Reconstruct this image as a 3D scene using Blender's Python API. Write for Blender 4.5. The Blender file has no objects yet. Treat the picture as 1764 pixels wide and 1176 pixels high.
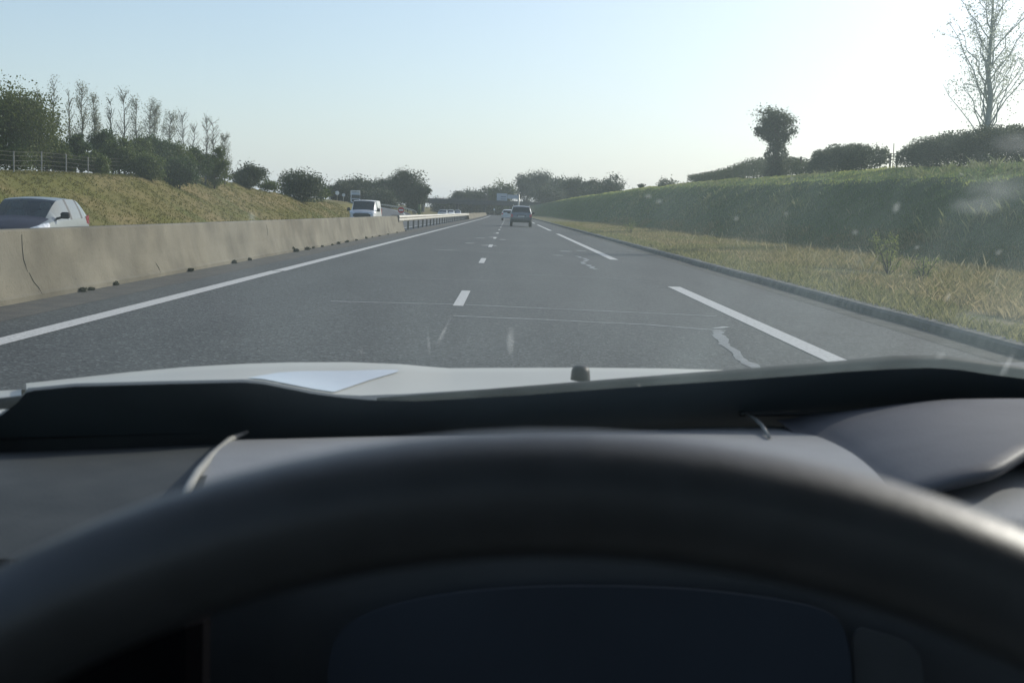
import bpy, math, random
import numpy as np
from mathutils import Vector, Matrix
random.seed(7); rng = np.random.default_rng(7)
sc = bpy.context.scene
COL = sc.collection
R = math.radians
# ------------------------------------------------------------------ camera
W0, H0, F = 1764.0, 1176.0, 2131.0
CAMZ = 1.19
ROLL = R(1.9)
_f = Vector(((877-882)/F, (588-365)/F, -1)).normalized()
_c = (math.cos(ROLL)*_f.x - math.sin(ROLL)*_f.y)/(-_f.z)
_x = Vector((math.cos(ROLL), -math.sin(ROLL), _c)).normalized()
_z = _x.cross(_f)
ROT = Matrix((_x, _f, _z))                 # cam -> world
def ray(px, py):
    return ROT @ Vector(((px-882)/F, (588-py)/F, -1))
def P(px, py, Y):                          # point on the ray at depth Y
    d = ray(px, py); return Vector((0, 0, CAMZ)) + d*(Y/d.y)
def G(px, py, z=0.0):                      # point on the ray at height z
    d = ray(px, py); return Vector((0, 0, CAMZ)) + d*((z-CAMZ)/d.z)
cam = bpy.data.cameras.new('camera'); co = bpy.data.objects.new('camera', cam); COL.objects.link(co)
co.matrix_world = Matrix.Translation((0, 0, CAMZ)) @ ROT.to_4x4()
cam.sensor_width = 36; cam.lens = F/W0*36; cam.clip_start = 0.02; cam.clip_end = 12000
cam.dof.use_dof = True; cam.dof.focus_distance = 45; cam.dof.aperture_fstop = 20
sc.camera = co
# ------------------------------------------------------------------ helpers
def tag(o, label=None, cat=None, group=None, kind=None):
    if label: o['label'] = label
    if cat: o['category'] = cat
    if group: o['group'] = group
    if kind: o['kind'] = kind
    return o
def empty(name, loc, rz=0, label=None, cat=None, group=None):
    o = bpy.data.objects.new(name, None); COL.objects.link(o)
    o.location = loc; o.rotation_euler = (0, 0, rz); o.empty_display_size = .3
    return tag(o, label, cat, group)
class MB:
    def __init__(s): s.v = []; s.f = []
    def add(s, vs, fs):
        n = len(s.v); s.v += [tuple(p) for p in vs]; s.f += [tuple(i+n for i in q) for q in fs]; return s
    def box(s, c, d, M=None, bev=0):
        x, y, z = [k/2 for k in d]; c = Vector(c)
        vs = [Vector((a*x, b*y, e*z)) for e in (-1, 1) for a, b in ((-1, -1), (1, -1), (1, 1), (-1, 1))]
        if M is not None: vs = [M @ p for p in vs]
        return s.add([p+c for p in vs], [(3, 2, 1, 0), (4, 5, 6, 7), (0, 1, 5, 4), (1, 2, 6, 5), (2, 3, 7, 6), (3, 0, 4, 7)])
    def rbox(s, c, d, b):                 # box with chamfered edges
        x, y, z = [k/2 for k in d]; c = Vector(c); rings = []
        for zz, i in ((-z, b), (-z+b, 0), (z-b, 0), (z, b)):
            X, Y = x-i, y-i; k = b*.7
            rings.append([c+Vector(p) for p in ((-X+k, -Y, zz), (X-k, -Y, zz), (X, -Y+k, zz), (X, Y-k, zz), (X-k, Y, zz), (-X+k, Y, zz), (-X, Y-k, zz), (-X, -Y+k, zz))])
        return s.loft(rings, True, True)
    def loft(s, rings, closed=True, caps=False):
        n = len(rings[0]); vs = [p for r in rings for p in r]; fs = []
        for i in range(len(rings)-1):
            for j in range(n if closed else n-1):
                k = (j+1) % n; fs.append((i*n+j, i*n+k, (i+1)*n+k, (i+1)*n+j))
        if caps: fs.append(tuple(range(n-1, -1, -1))); fs.append(tuple((len(rings)-1)*n+j for j in range(n)))
        return s.add(vs, fs)
    def tube(s, pts, r, n=6, caps=True):
        pts = [Vector(p) for p in pts]; rs = r if isinstance(r, (list, tuple)) else [r]*len(pts); rings = []
        for i, p in enumerate(pts):
            t = (pts[min(i+1, len(pts)-1)]-pts[max(i-1, 0)]).normalized()
            a = t.cross(Vector((0, 0, 1)) if abs(t.z) < .95 else Vector((1, 0, 0))).normalized(); b = t.cross(a)
            rings.append([p+(a*math.cos(2*math.pi*k/n)+b*math.sin(2*math.pi*k/n))*rs[i] for k in range(n)])
        return s.loft(rings, True, caps)
    def disc(s, c, u, v, n=14):
        c = Vector(c); u = Vector(u); v = Vector(v)
        return s.add([c+u*math.cos(2*math.pi*k/n)+v*math.sin(2*math.pi*k/n) for k in range(n)], [tuple(range(n))])
    def build(s, name, m, parent=None, smooth=False, off=None):
        me = bpy.data.meshes.new(name)
        vs = s.v if off is None else [(p[0]-off[0], p[1]-off[1], p[2]-off[2]) for p in s.v]
        me.from_pydata(vs, [], s.f); me.materials.append(m)
        if smooth: me.polygons.foreach_set('use_smooth', [True]*len(me.polygons))
        me.update()
        o = bpy.data.objects.new(name, me); COL.objects.link(o)
        if parent: o.parent = parent
        return o
def sharp(o, ang=35):
    for a in (o,):
        a.data.set_sharp_from_angle(angle=R(ang))
    return o
def fast_mesh(name, V, quads, m, parent=None):     # V (N,3), quads (M,k)
    me = bpy.data.meshes.new(name); n = len(V); M, k = quads.shape
    me.vertices.add(n); me.vertices.foreach_set('co', V.astype(np.float32).ravel())
    me.loops.add(M*k); me.loops.foreach_set('vertex_index', quads.astype(np.int32).ravel())
    me.polygons.add(M); me.polygons.foreach_set('loop_start', np.arange(0, M*k, k, dtype=np.int32))
    me.materials.append(m); me.update(calc_edges=True); me.validate()
    o = bpy.data.objects.new(name, me); COL.objects.link(o)
    if parent: o.parent = parent
    return o
def ip(y, tab):
    return float(np.interp(y, [t[0] for t in tab], [t[1] for t in tab]))
def sst(a, b, x):
    t = np.clip((x-a)/(b-a), 0, 1); return t*t*(3-2*t)
# ------------------------------------------------------------------ materials
MATS = {}
def nodes_of(name):
    m = bpy.data.materials.new(name); m.use_nodes = True; nt = m.node_tree; nt.nodes.clear()
    return m, nt, nt.nodes.new
def mat(name, c1, c2=None, rough=.6, scale=8., detail=4., metal=0., spec=.5, coat=0., bump=0., bscale=None, stretch=None, lo=.35, hi=.65, coatr=.03):
    """noise mix of two colours on a Principled surface with optional bump"""
    m, nt, N = nodes_of(name); L = nt.links.new
    o = N('ShaderNodeOutputMaterial'); b = N('ShaderNodeBsdfPrincipled'); L(b.outputs[0], o.inputs[0])
    b.inputs['Roughness'].default_value = rough; b.inputs['Metallic'].default_value = metal
    b.inputs['Specular IOR Level'].default_value = spec; b.inputs['Coat Weight'].default_value = coat; b.inputs['Coat Roughness'].default_value = coatr
    tc = N('ShaderNodeTexCoord'); mp = N('ShaderNodeMapping'); L(tc.outputs['Object'], mp.inputs[0])
    if stretch: mp.inputs['Scale'].default_value = stretch
    if c2 is None: c2 = tuple(k*.82 for k in c1)
    n = N('ShaderNodeTexNoise'); n.inputs['Scale'].default_value = scale; n.inputs['Detail'].default_value = detail; L(mp.outputs[0], n.inputs[0])
    r = N('ShaderNodeMapRange'); r.inputs[1].default_value = lo; r.inputs[2].default_value = hi; L(n.outputs[0], r.inputs[0])
    x = N('ShaderNodeMix'); x.data_type = 'RGBA'; x.inputs[6].default_value = (*c1, 1); x.inputs[7].default_value = (*c2, 1)
    L(r.outputs[0], x.inputs[0]); L(x.outputs[2], b.inputs['Base Color'])
    if bump:
        n2 = N('ShaderNodeTexNoise'); n2.inputs['Scale'].default_value = bscale or scale*6; n2.inputs['Detail'].default_value = 3; L(mp.outputs[0], n2.inputs[0])
        bp = N('ShaderNodeBump'); bp.inputs['Strength'].default_value = bump; bp.inputs['Distance'].default_value = .02
        L(n2.outputs[0], bp.inputs['Height']); L(bp.outputs[0], b.inputs['Normal'])
    MATS[name] = m; return m
def leafmat(name, c1, c2, trans=.35):
    m, nt, N = nodes_of(name); L = nt.links.new
    o = N('ShaderNodeOutputMaterial'); g = N('ShaderNodeNewGeometry')
    x = N('ShaderNodeMix'); x.data_type = 'RGBA'; x.inputs[6].default_value = (*c1, 1); x.inputs[7].default_value = (*c2, 1)
    L(g.outputs['Random Per Island'], x.inputs[0])
    d = N('ShaderNodeBsdfPrincipled'); d.inputs['Roughness'].default_value = .6; d.inputs['Specular IOR Level'].default_value = .3
    t = N('ShaderNodeBsdfTranslucent'); L(x.outputs[2], d.inputs['Base Color']); L(x.outputs[2], t.inputs[0])
    mx = N('ShaderNodeMixShader'); mx.inputs[0].default_value = trans; L(d.outputs[0], mx.inputs[1]); L(t.outputs[0], mx.inputs[2]); L(mx.outputs[0], o.inputs[0])
    MATS[name] = m; return m
def glassmat(name, tint, mixf, rough=.04):
    """car glass: part clear, part dark and glossy"""
    m, nt, N = nodes_of(name); L = nt.links.new
    o = N('ShaderNodeOutputMaterial'); p = N('ShaderNodeBsdfPrincipled'); p.inputs['Base Color'].default_value = (*tint, 1)
    p.inputs['Roughness'].default_value = rough; p.inputs['Specular IOR Level'].default_value = .35
    t = N('ShaderNodeBsdfTransparent'); t.inputs[0].default_value = (.75, .85, .85, 1)
    mx = N('ShaderNodeMixShader'); mx.inputs[0].default_value = mixf; L(t.outputs[0], mx.inputs[1]); L(p.outputs[0], mx.inputs[2]); L(mx.outputs[0], o.inputs[0])
    MATS[name] = m; return m
def asphalt(name, base, base2, tint2):
    m, nt, N = nodes_of(name); L = nt.links.new
    o = N('ShaderNodeOutputMaterial'); b = N('ShaderNodeBsdfPrincipled'); L(b.outputs[0], o.inputs[0])
    b.inputs['Roughness'].default_value = .78; b.inputs['Specular IOR Level'].default_value = .35
    tc = N('ShaderNodeTexCoord')
    def noise(scale, st=None, det=3):
        mp = N('ShaderNodeMapping'); L(tc.outputs['Object'], mp.inputs[0])
        if st: mp.inputs['Scale'].default_value = st
        n = N('ShaderNodeTexNoise'); n.inputs['Scale'].default_value = scale; n.inputs['Detail'].default_value = det; L(mp.outputs[0], n.inputs[0]); return n
    def mix(a, bcol, fac, lo, hi):
        r = N('ShaderNodeMapRange'); r.inputs[1].default_value = lo; r.inputs[2].default_value = hi; L(fac, r.inputs[0])
        x = N('ShaderNodeMix'); x.data_type = 'RGBA'; L(r.outputs[0], x.inputs[0])
        if isinstance(a, tuple): x.inputs[6].default_value = (*a, 1)
        else: L(a, x.inputs[6])
        x.inputs[7].default_value = (*bcol, 1); return x.outputs[2]
    a = mix(base, base2, noise(1.2, (1, .06, 1), 4).outputs[0], .38, .66)      # wheel-track streaks
    a = mix(a, tint2, noise(.35, (1, .5, 1), 5).outputs[0], .5, .75)           # worn patches
    v = N('ShaderNodeTexVoronoi'); v.inputs['Scale'].default_value = 42; L(tc.outputs['Object'], v.inputs[0])
    sep = N('ShaderNodeSeparateColor'); L(v.outputs['Color'], sep.inputs[0])
    a = mix(a, tuple(k*2.7 for k in base), sep.outputs[0], .80, 1.05)            # pale chippings
    a = mix(a, tuple(k*.3 for k in base), sep.outputs[1], .72, 1.0)             # dark voids
    L(a, b.inputs['Base Color'])
    bp = N('ShaderNodeBump'); bp.inputs['Strength'].default_value = .7; bp.inputs['Distance'].default_value = .006
    L(v.outputs['Distance'], bp.inputs['Height']); L(bp.outputs[0], b.inputs['Normal'])
    return m
asph = asphalt('asphalt', (.056, .061, .059), (.043, .047, .046), (.068, .072, .070))
asph_op = asphalt('old_asphalt', (.085, .088, .090), (.07, .073, .075), (.10, .10, .10))
paint_road = mat('road_paint', (.50, .50, .48), (.30, .30, .29), .75, 26, 6, lo=.45, hi=.75, bump=.3, bscale=60)
concrete = mat('barrier_concrete', (.195, .178, .13), (.13, .119, .088), .9, 1.3, 9, bump=.35, bscale=22, lo=.3, hi=.7)
def streaky(m):
    nt = m.node_tree; L = nt.links.new; b = next(n for n in nt.nodes if n.type == 'BSDF_PRINCIPLED'); src = b.inputs['Base Color'].links[0].from_socket
    tc = nt.nodes.new('ShaderNodeTexCoord')
    for st, sc_, lo, hi, col in (((1, 1.6, .25), 1.0, .50, .80, (.80, .79, .76)), ((1, .5, 1), .9, .46, .64, (.66, .64, .60)), ((1, 1, 1), 34, .60, .75, (.45, .44, .42))):
        mp = nt.nodes.new('ShaderNodeMapping'); mp.inputs['Scale'].default_value = st; L(tc.outputs['Object'], mp.inputs[0]); n = nt.nodes.new('ShaderNodeTexNoise'); n.inputs['Scale'].default_value = sc_; n.inputs['Detail'].default_value = 6; L(mp.outputs[0], n.inputs[0])
        r = nt.nodes.new('ShaderNodeMapRange'); r.inputs[1].default_value = lo; r.inputs[2].default_value = hi; L(n.outputs[0], r.inputs[0])
        x = nt.nodes.new('ShaderNodeMix'); x.data_type = 'RGBA'; x.blend_type = 'MULTIPLY'; L(r.outputs[0], x.inputs[0]); L(src, x.inputs[6]); x.inputs[7].default_value = (*col, 1); src = x.outputs[2]
    L(src, b.inputs['Base Color'])
streaky(concrete)
concrete_g = mat('grey_concrete', (.075, .08, .08), (.055, .06, .06), .9, .6, 6, bump=.2)
crackm = mat('crack_dark', (.085, .078, .062), None, .95, 20)
sealm = mat('crack_sealant', (.17, .18, .18), (.12, .13, .13), .6, 9)
kerbm = mat('kerb_stone', (.12, .12, .11), (.05, .055, .048), .9, 4, 6, bump=.3)
galv = mat('galvanised_steel', (.50, .48, .42), (.38, .37, .33), .5, 3, metal=.55)
steel_dk = mat('weathered_steel', (.16, .15, .13), None, .7, 6, metal=.3)
blk = mat('black_plastic', (.012, .013, .015), (.018, .02, .022), .55, 60, bump=.15, bscale=300)
rubber = mat('tyre_rubber', (.015, .015, .016), None, .85, 30)
rimm = mat('alloy_rim', (.45, .46, .48), None, .35, 20, metal=.8)
white_paint = mat('white_car_paint', (.58, .59, .58), (.56, .57, .56), .4, 3, coat=.5)
bonnetm = mat('bonnet_paint', (.47, .46, .405), (.45, .44, .385), .55, 6, coat=.12, coatr=.08)
silver = mat('silver_car_paint', (.20, .225, .225), (.185, .21, .21), .42, 4, metal=.2, coat=.25)
greyp = mat('grey_car_paint', (.12, .135, .16), None, .35, 4, metal=.4, coat=.7)
bonnet_shade = mat('shaded_bonnet_paint', (.03, .035, .06), None, .6, 4, spec=.25)  # silver car's bonnet: shade and dark reflection put into the base colour
glass_dk = glassmat('dark_car_glass', (.018, .026, .036), 1.0)
glass_si = glassmat('light_car_glass', (.02, .03, .045), .62)
glass_sw = glassmat('bright_side_glass', (.26, .28, .27), .85)
lamp_w = mat('headlight_lens', (.75, .78, .80), (.4, .45, .5), .12, 12, coat=1)
lamp_r = mat('red_lamp_lens', (.45, .02, .02), None, .2, 12, coat=1)
plate_w = mat('number_plate_white', (.7, .7, .68), None, .5, 10)
seatm = mat('seat_fabric', (.30, .32, .28), None, .9, 20)
bark = mat('bark', (.10, .085, .065), (.06, .05, .04), .95, 3, bump=.4, stretch=(1, 1, .2))
barkp = mat('pale_bark', (.20, .20, .18), (.12, .12, .105), .9, 3, bump=.3, stretch=(1, 1, .2))
wood = mat('fence_wood', (.16, .13, .10), (.09, .075, .06), .9, 4, stretch=(1, 1, .15))
signback = mat('sign_panel', (.40, .44, .50), (.36, .40, .46), .5, 2)
signline = mat('sign_lettering', (.16, .18, .22), None, .5, 2)
signwhite = mat('sign_white', (.75, .76, .76), None, .5, 3)
signred = mat('sign_red', (.50, .03, .03), None, .5, 3)
lf_big = leafmat('leaves_olive', (.06, .085, .015), (.115, .135, .025))
lf_dark = leafmat('leaves_dark', (.030, .058, .020), (.07, .105, .030))
lf_mid = leafmat('leaves_mid', (.060, .092, .020), (.115, .145, .035))
lf_far = leafmat('leaves_far', (.035, .055, .032), (.085, .105, .050), .3)
lf_pop = leafmat('leaves_poplar', (.16, .175, .12), (.28, .29, .20), .4)
lf_hedge = leafmat('leaves_hedge', (.055, .072, .045), (.115, .13, .075), .5)
lf_tall = leafmat('leaves_flare_pale', (.42, .46, .40), (.62, .66, .58), .7)  # sun flare washed into the leaf colour
lf_sap = leafmat('leaves_sapling', (.12, .16, .04), (.30, .32, .10), .45)
gr_dry = leafmat('dry_grass', (.18, .165, .07), (.42, .345, .19), .5)
gr_verge = leafmat('verge_grass', (.13, .145, .048), (.33, .30, .14), .5)
gr_bank = leafmat('bank_grass', (.115, .175, .070), (.19, .25, .115), .5)
gr_left = leafmat('olive_grass', (.11, .115, .022), (.22, .19, .065), .4)
# ------------------------------------------------------------------ terrain functions
def cx(Y):
    Y = np.maximum(0, np.minimum(Y, 900)-150); return -2.9e-5*Y*Y
def rz(Y): return -1.0*sst(300, 650, Y)
RX = [(90, -15), (150, -16.2), (200, -18.5), (230, -21.5), (260, -26), (300, -33.5), (333, -41), (400, -59), (460, -78), (520, -100)]
RZ = [(90, -.46), (150, -.40), (200, -.1), (230, .25), (260, .7), (300, 1.2), (333, 1.6), (400, 2.5), (460, 3.4), (520, 4.2)]
HL = [(-60, 1.9), (58, 2.2), (90, 2.85), (118, 3.4), (134, 2.6), (163, 1.75), (200, 1.5), (260, 2.0), (333, 2.9), (460, 4.5), (700, 5.5)]
HR = [(-60, 2.4), (0, 2.6), (35, 2.95), (61, 3.45), (105, 4.2), (159, 4.8), (300, 5.4), (500, 5.8), (700, 5.8)]
def opz(x): return -0.20 - .022*(np.abs(x)-6.0)
def _lump(x, y):
    return (np.sin(x*1.7+y*.31)*np.sin(y*.73+x*.4)*.5 + np.sin(x*.9-y*1.13+2)*.3 + np.sin(x*3.1+y*2.3)*.2)
def ground(X, Y):
    X = np.asarray(X, float); Y = np.asarray(Y, float)
    x = X - cx(Y); base = rz(Y)
    hr = np.interp(Y, *zip(*HR)); hl = np.interp(Y, *zip(*HL))
    rx = np.where(Y < 90, -14, np.interp(Y, *zip(*RX)) - cx(Y)); rzz = np.interp(Y, *zip(*RZ))
    # right side
    vz = .10 + .03*np.clip(x-5, 0, 6)
    t = np.clip(x-11, 0, None)/1.05
    bank = np.minimum(t, hr-.28)
    crest = 11+1.05*(hr-.28)
    up = np.clip(x-crest, 0, 7)*.085
    soft = .34*np.exp(-((x-crest)/1.5)**2)
    right = vz + bank + up - soft*(x > 11) + _lump(X, Y)*.13*sst(10.5, 13, x)+_lump(X*.31, Y*.27)*.12*sst(12, 15, x)
    # left side
    toe = np.minimum(-18.8, rx-4.6); tz = np.where(Y < 150, -.5, rzz-.12)
    s = np.clip(toe-x, 0, None)*.5
    lb = tz + np.minimum(s, np.maximum(hl-tz, .2))
    flat = np.where(x > -17.8, opz(x)-.10, 0)
    # strip between the main carriageway and the ramp
    w = np.clip((x-toe)/np.minimum(-17.8-toe, -.01), 0, 1)
    between = tz + (-.56-tz)*sst(0.25, 1, (x-toe)/np.maximum(-17.8-toe, .01))
    left = np.where(x < toe, lb + _lump(X, Y)*.10*sst(0, 3, toe-x), np.where(x < -17.8, between, opz(x)-.10))
    mid = -.08 + 0*x
    z = np.where(x < -5.9, left, np.where(x < 4.95, mid, right)) + base
    return z
def gz(x, y): return float(ground(x, y))
# ground sheet
xs = np.unique(np.concatenate([np.linspace(-3500, -200, 12), np.linspace(-200, -60, 15), np.linspace(-60, -17, 60), np.linspace(-17, 4.5, 16), [4.93, 4.97], np.linspace(5, 24, 60), np.linspace(24, 60, 12), np.linspace(60, 300, 10), np.linspace(300, 3500, 10)]))
ys = np.unique(np.concatenate([np.linspace(-60, 0, 15), np.linspace(0, 200, 160), np.linspace(200, 500, 90), np.linspace(500, 900, 40), np.linspace(900, 6000, 14)]))
XX, YY = np.meshgrid(xs, ys); XX = XX + cx(YY); ZZ = ground(XX, YY)
nx, ny = len(xs), len(ys)
idx = np.arange(nx*ny).reshape(ny, nx)
q = np.stack([idx[:-1, :-1], idx[:-1, 1:], idx[1:, 1:], idx[1:, :-1]], -1).reshape(-1, 4)
def ground_material():
    m, nt, N = nodes_of('grassland'); L = nt.links.new
    o = N('ShaderNodeOutputMaterial'); b = N('ShaderNodeBsdfPrincipled'); L(b.outputs[0], o.inputs[0])
    b.inputs['Roughness'].default_value = .95; b.inputs['Specular IOR Level'].default_value = .15
    tc = N('ShaderNodeTexCoord'); sx = N('ShaderNodeSeparateXYZ'); L(tc.outputs['Object'], sx.inputs[0])
    def noise(s, d=5, st=None):
        mp = N('ShaderNodeMapping'); L(tc.outputs['Object'], mp.inputs[0])
        if st: mp.inputs['Scale'].default_value = st
        n = N('ShaderNodeTexNoise'); n.inputs['Scale'].default_value = s; n.inputs['Detail'].default_value = d; L(mp.outputs[0], n.inputs[0]); return n.outputs[0]
    def rng_(f, lo, hi):
        r = N('ShaderNodeMapRange'); r.inputs[1].default_value = lo; r.inputs[2].default_value = hi; L(f, r.inputs[0]); return r.outputs[0]
    def mix(a, c, f):
        x = N('ShaderNodeMix'); x.data_type = 'RGBA'; L(f, x.inputs[0])
        for k, v in ((6, a), (7, c)):
            if isinstance(v, tuple): x.inputs[k].default_value = (*v, 1)
            else: L(v, x.inputs[k])
        return x.outputs[2]
    left = mix((.115, .110, .024), (.19, .15, .065), rng_(noise(.22, 6, (1, .35, 1.6)), .40, .60))
    left = mix(left, (.085, .100, .022), rng_(noise(.11, 4), .52, .66))
    right = mix((.052, .080, .034), (.085, .108, .050), rng_(noise(.5, 6, (1, .5, 1)), .38, .62))
    verge = mix((.10, .105, .04), (.18, .155, .08), rng_(noise(.9, 6), .38, .62))
    # dry verge strip between the kerb and the bank
    fv = N('ShaderNodeMath'); fv.operation = 'ADD'; L(sx.outputs[0], fv.inputs[0]); n1 = N('ShaderNodeMath'); n1.operation = 'MULTIPLY'; L(noise(.35, 4), n1.inputs[0]); n1.inputs[1].default_value = 3; L(n1.outputs[0], fv.inputs[1])
    right2 = mix(verge, right, rng_(fv.outputs[0], 11.2, 13.2))
    crest = mix((.19, .22, .05), (.28, .28, .09), rng_(noise(.8, 5), .4, .6))  # sunlight on the bank top put into a brighter grass colour
    right2 = mix(right2, crest, rng_(fv.outputs[0], 15.6, 17.6))
    a = mix(left, right2, rng_(sx.outputs[0], -2, 2))
    L(a, b.inputs['Base Color'])
    bp = N('ShaderNodeBump'); bp.inputs['Strength'].default_value = .9; bp.inputs['Distance'].default_value = .12
    L(noise(3.5, 5), bp.inputs['Height']); L(bp.outputs[0], b.inputs['Normal'])
    return m
g = fast_mesh('ground', np.stack([XX, YY, ZZ], -1).reshape(-1, 3), q, ground_material())
g.data.polygons.foreach_set('use_smooth', [True]*len(g.data.polygons)); tag(g, kind='structure')
# ------------------------------------------------------------------ roads
def strip(name, x0, x1, y0, y1, zf, m, parent=None, step=4., kind=None, nx=1):
    mb = MB(); n = max(1, int(math.ceil((y1-y0)/step))); rows = []
    for i in range(n+1):
        y = y0+(y1-y0)*i/n; c = float(cx(y)); rows.append([(c+x0+(x1-x0)*k/nx, y, zf(x0+(x1-x0)*k/nx, y)) for k in range(nx+1)])
    mb.loft(rows, False)
    mb.f = [f[::-1] for f in mb.f]
    o = mb.build(name, m, parent)
    if kind: o['kind'] = kind
    return o
mainz = lambda x, y: float(rz(y))
road = strip('road', -5.6, 4.90, -40, 900, mainz, asph, kind='structure')
oroad = strip('opposite_road', -5.85, -17.7, -40, 900, lambda x, y: float(opz(x)+rz(y)), asph_op, kind='structure', nx=3)
oroad.data.flip_normals()
mk = lambda x, y: float(rz(y))+.005
strip('edge_line', -4.21, -4.00, -20, 22.1, mk, paint_road, road)
strip('edge_line', -4.19, -3.98, 22.2, 600, mk, paint_road, road)
for s, e in ((-17.5, 21.3), (33.4, 72.9), (85, 124), (137, 176), (189, 228), (241, 280), (293, 332)):
    strip('shoulder_line', 2.77, 2.99, s, e, mk, paint_road, road)
for k in range(27):
    strip('lane_dash', -.665, -.535, 2.4+13*k, 5.4+13*k, mk, paint_road, road)
omk = lambda x, y: float(opz(x)+rz(y))+.006
strip('opposite_edge_line', -7.55, -7.75, -20, 600, omk, paint_road, oroad).data.flip_normals()
strip('opposite_shoulder_line', -15.3, -15.5, -20, 190, omk, paint_road, oroad).data.flip_normals()
for k in range(20): strip('opposite_lane_dash', -11.6, -11.75, 2+13*k, 5+13*k, omk, paint_road, oroad).data.flip_normals()
# slip road climbing away to the left
def along(Y, off):
    e = 2.; a = Vector((ip(Y-e, RX), Y-e, 0)); b = Vector((ip(Y+e, RX), Y+e, 0)); t = (b-a).normalized(); nrm = Vector((t.y, -t.x, 0))
    return Vector((ip(Y, RX), Y, ip(Y, RZ))) + nrm*off
def pathstrip(name, o0, o1, y0, y1, dz, m, parent=None):
    rows = []; n = int((y1-y0)/5)
    for i in range(n+1):
        y = y0+(y1-y0)*i/n; a, b = along(y, o0), along(y, o1); a.z += dz; b.z += dz; rows.append([a, b])
    mb = MB().loft(rows, False); mb.f = [f[::-1] for f in mb.f]
    return mb.build(name, m, parent)
slip = pathstrip('slip_road', -3.6, 3.2, 150, 505, .02, asph_op); slip['kind'] = 'structure'
pathstrip('slip_edge_line', 1.9, 2.15, 165, 400, .03, paint_road, slip)
pathstrip('slip_outer_line', -2.9, -2.7, 160, 400, .03, paint_road, slip)
# sealed and open cracks, drawn on the road surface
def ribbon(pts, w, z, wob=0.):
    out = []
    P2 = []
    for a, b in zip(pts[:-1], pts[1:]):
        n = max(2, int((Vector(b)-Vector(a)).length/.12))
        for i in range(n): P2.append(Vector(a).lerp(Vector(b), i/n))
    P2.append(Vector(pts[-1])); rows = []
    ph = random.random()*9
    for i, p in enumerate(P2):
        t = (P2[min(i+1, len(P2)-1)]-P2[max(i-1, 0)]).normalized(); n = Vector((-t.y, t.x, 0))
        ww = w*(.65+.7*random.random()); o = n*wob*(math.sin(i*.7+ph)+math.sin(i*.23+ph*2))
        rows.append([Vector((p.x, p.y, z))+o-n*ww/2, Vector((p.x, p.y, z))+o+n*ww/2])
    return MB().loft(rows, False)
seal2 = mat('crack_sealant_pale', (.36, .37, .36), (.26, .27, .26), .6, 9)
sealm3 = mat('crack_sealant_wide', (.20, .21, .205), (.13, .135, .13), .6, 12)
def gp(l): return [G(*p) for p in l]
for pts, w, m_, wb in (
    ([(570, 519), (800, 525), (1000, 534), (1235, 545)], .05, seal2, .008),
    ([(780, 544), (960, 552), (1120, 560), (1250, 570)], .05, seal2, .01),
    ([(1250, 570), (1400, 574), (1560, 585), (1650, 592)], .02, crackm, .012),
    ([(1235, 545), (1420, 549), (1500, 543)], .02, crackm, .012),
    ([(1232, 570), (1244, 572), (1239, 582), (1255, 602), (1282, 620), (1312, 640)], .11, sealm3, .02),
    ([(1230, 566), (1252, 563)], .06, seal2, .01),
    ([(992, 441), (1010, 446), (1005, 454), (1028, 464)], .10, sealm3, .03),
    ([(655, 477), (700, 479), (850, 484)], .03, sealm, .012),
    ([(910, 473), (1050, 479), (1140, 488)], .035, sealm, .012),
    ([(770, 430), (870, 436)], .05, sealm, .02)):
    ribbon(gp(pts), w, .0035, wb).build('sealed_crack' if m_ is not crackm else 'open_crack', m_, road)
pm = mat('repair_patch', (.20, .21, .21), (.12, .12, .12), .8, 5)
for px, py, rx_, ry_ in ((843, 423, .30, .8), (850, 409, .25, 1.1), (854, 402, .2, 1.2), (866, 413, .2, .9), (828, 410, .3, .8), (808, 419, .25, .6), (975, 433, .3, .5), (962, 440, .2, .3), (1000, 432, .25, .4), (770, 431, .4, .25), (1085, 432, .3, .2)):
    c = G(px, py); n = 11
    MB().add([(c.x+rx_*math.cos(2*math.pi*k/n)*(.6+.6*random.random()), c.y+ry_*math.sin(2*math.pi*k/n)*(.6+.6*random.random()), .0036) for k in range(n)], [tuple(range(n))]).build('repair_patch', pm, road)
# dusty gutter by the barrier
gut = mat('gutter_grit', (.075, .07, .06), (.05, .05, .047), .95, 3, 8, bump=.4, bscale=40)
strip('gutter', -5.55, -4.75, -20, 200, lambda x, y: float(rz(y))+.0025, gut, road)
strip('gutter', 4.42, 4.86, -20, 300, lambda x, y: float(rz(y))+.0025, mat('silt_kerb_shade', (.030, .032, .028), (.055, .056, .05), .95, 2.2, 8, bump=.4, bscale=40, lo=.45, hi=.62), road)  # kerb and grass shadow painted into this dark silt strip
# kerb on the right
rows = []
for i in range(150):
    y = -20+320*(i/149)**1.5 if i else -20.; c = float(cx(y)); z = float(rz(y)); w = .02*math.sin(i*2.1)+random.uniform(-.015, .015)
    rows.append([(c+4.80+w, y, z-.05), (c+4.82+w, y, z+.075), (c+4.86+w, y, z+.105), (c+5.03, y, z+.11), (c+5.06, y, z-.05)])
kb = MB().loft(rows, False); kb.f = [f[::-1] for f in kb.f]; kb = kb.build('kerb', kerbm); kb['kind'] = 'structure'
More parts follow.
